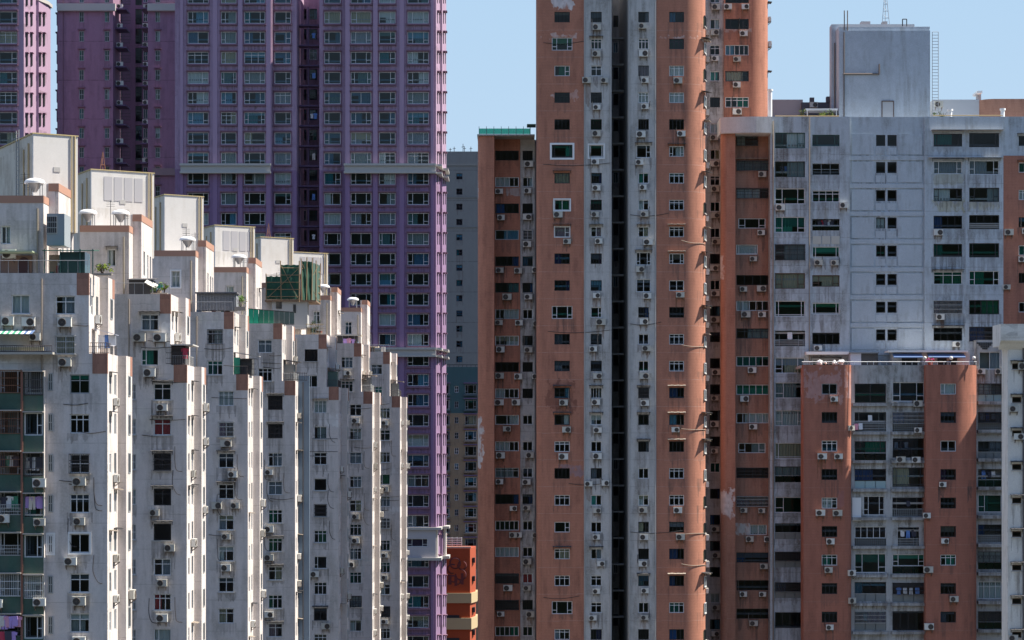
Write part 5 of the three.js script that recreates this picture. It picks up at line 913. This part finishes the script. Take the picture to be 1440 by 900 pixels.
    mesh('roof_canopy', (() => { const g = box(-1.4, 1.2, -.025, .025, -1.4, 0); g.rotateZ(-.16); g.translate(-.2, CY + 8.6, -.2); return g; })(), mat.sill, B.g); mesh('green_screen', [box(-1.29, -.75, CY + 6.8, CY + 8.3, -.3, -.26)], M(.03, .26, .16), B.g); mesh('caged_terrace', cageGeo(1.3, 1.4, .3).clone().translate(.0, CY + 7.5, -1), mat.cageD, B.g); mesh('terrace_room', box(-1.28, .2, CY + 6.78, CY + 8.2, -3, -1.1), M(.07, .07, .07), B.g);
  }
  { // fourth tower: green screens along its terrace
    const [B, x, y] = at(3, -.4); const bal = []; for (let k = 0; k < 9; k++) { const a = x(349.5 + k * 7.2), b = x(349.5 + k * 7.2 + 6.7); mesh('green_screen', box(a, b, y(456), y(434 + k * .5), -.42, -.39), k < 2 ? M(.02, .34, .2) : k < 5 ? M(.03, .2, .12) : M(.1, .14, .12), B.g); } mesh('terrace_rail', [bar([x(349), y(434), -.38], [x(414), y(439), -.38], .04), bar([x(349), y(456), -.38], [x(414), y(456), -.38], .04)], mat.frameD, B.g);
    mesh('terrace_house', box(x(352), x(398), y(456), y(440), -3, -2), M(.3, .3, .29), B.g);
    const r = [bar([-.9, CY + 7.6, .1], [1.2, CY + 7.5, .1], .03), bar([-.9, CY + 6.9, .1], [1.2, CY + 6.8, .1], .03)]; for (let k = 0; k < 10; k++) r.push(bar([-.9 + k * .23, CY + 6.8, .1], [-.9 + k * .23, CY + 7.6, .1], .02)); mesh('corner_rail', r, mat.cageD, B.g);
  }
  { // scaffold wrapped in green net over the fifth tower
    const [B, x, y] = at(4, -3), t = thing('scaffold', 'bamboo scaffold wrapped in green netting between the white tower roofs', 'scaffold', [B.X, 0, -B.d]);
    const net = new THREE.MeshPhysicalMaterial({ color: new THREE.Color().setRGB(.012, .07, .045), roughness: .9, transmission: .18, thickness: 0 }), bam = M(.26, .18, .1);
    const sheet = (u0, u1, v0, v1, z0, z1) => { const n = 14, m = 8, g = new THREE.PlaneGeometry(1, 1, n, m), p = g.attributes.position; for (let i = 0; i < p.count; i++) { const a = p.getX(i) + .5, b = p.getY(i) + .5; p.setXYZ(i, x(u0 + (u1 - u0) * a), y(v1 + (v0 - v1) * b) - .08 * Math.abs(Math.sin(a * 9)), z0 + (z1 - z0) * a + .1 * Math.sin(a * 11 + b * 5) + .07 * Math.sin(b * 13)); } g.computeVertexNormals(); return mesh('netting', g, net, t); };
    sheet(375, 397, 389, 421, -2, -2); sheet(396, 422, 373, 421, -2.02, -2.02); sheet(425, 438, 367, 422, -2.6, -3.4); sheet(438, 445, 368, 424, -3.4, -7);
    const poles = []; for (const [u, v0, v1, z] of [[376, 386, 424, -1.9], [397, 368, 424, -1.9], [422, 368, 426, -1.9], [425, 364, 426, -2.5], [431, 362, 425, -2.9], [438, 362, 426, -3.3], [442, 364, 424, -5], [445, 366, 424, -7]]) poles.push(mesh('bamboo_pole', bar([x(u), y(v1), z], [x(u) + rr(-.1, .1), y(v0), z], .06), bam, t));
    for (const v of [378, 388, 398, 408, 418, 422]) { mesh('bamboo_rail', bar([x(v < 388 ? 396 : 375), y(v), -1.86], [x(423), y(v), -1.86], .035), bam, t); mesh('bamboo_rail', bar([x(424), y(v), -2.45], [x(446), y(v + 1), -6.9], .05), bam, t); }
    for (const [a, b, c, e] of [[378, 420, 420, 380], [398, 376, 420, 420], [425, 420, 445, 372], [426, 372, 444, 420]]) mesh('brace', bar([x(a), y(b), -1.84 - (a > 423 ? .7 : 0)], [x(c), y(e), -1.84 - (c > 430 ? 3 : 0)], .03), bam, t);
    mesh('platform', box(x(374), x(446), y(425), y(423), -7, -1.9), M(.2, .13, .08), t);
    const [b5, x5, y5] = at(4, -2); mesh('terrace_house', box(x5(382), x5(432), y5(462), y5(424), -4.2, -2.2), M(.36, .36, .35), B.g); mesh('house_window', [box(x5(388), x5(396), y5(434), y5(424.5), -2.2, -2.15), box(x5(412), x5(416), y5(440), y5(428), -2.2, -2.15)], mat.darkPane, B.g);
    shrub(B, x5(446), y5(471), -1.2, 1.2, 1.4, 'dark shrub behind a rail on the fifth white tower', [.03, .06, .025], .2);
    const r = []; for (let k = 0; k < 10; k++) r.push(bar([x5(433 + k * 2.4), y5(471), -.6], [x5(433 + k * 2.4), y5(457), -.6], .02)); r.push(bar([x5(432), y5(457), -.6], [x5(457), y5(457), -.6], .03)); mesh('terrace_rail', r, mat.frameY, B.g);
  }
  { // sixth and seventh: small sheds and rails
    for (const [i, u0, u1, v0, v1] of [[5, 474, 502, 472, 484], [6, 514, 526, 488, 496]]) { const [B, x, y] = at(i, -1); mesh('terrace_shed', box(x(u0), x(u1), y(v1), y(v0), -3, -1.2), M(.06, .06, .065), B.g); mesh('shed_roof', box(x(u0 - 3), x(u1 + 6), y(v0), y(v0 - 1.4), -3, -.8), M(.5, .44, .34), B.g); }
    const [B, x, y] = at(5, 0); hang(B, x(490), y(480), -1.0, 1.4, 'vpv', 'the roof shed of the sixth white tower');
  }
}

// ================================================================ the wooded hill that the photograph is taken from, behind the camera
{
  const g = new THREE.PlaneGeometry(1200, 400, 90, 30); g.rotateX(-Math.PI / 2); const p = g.attributes.position;
  for (let i = 0; i < p.count; i++) { const x = p.getX(i), z = p.getZ(i) + 235, t = Math.min(1, Math.max(0, (z - 35) / 160)); p.setXYZ(i, x, 2 + (120 + 40 * fbm(x * .006, 3, 5)) * t * t * (3 - 2 * t) * (.9 + .25 * fbm(x * .03, z * .03, 8)), z); }
  g.computeVertexNormals();
  tag(mesh('hill', g, M(.022, .03, .02, { roughness: 1 }), scene), 'wooded hillside behind the viewpoint', undefined, undefined, 'structure');
}


console.log('air conditioners', acCount);
renderer.render(scene, camera);
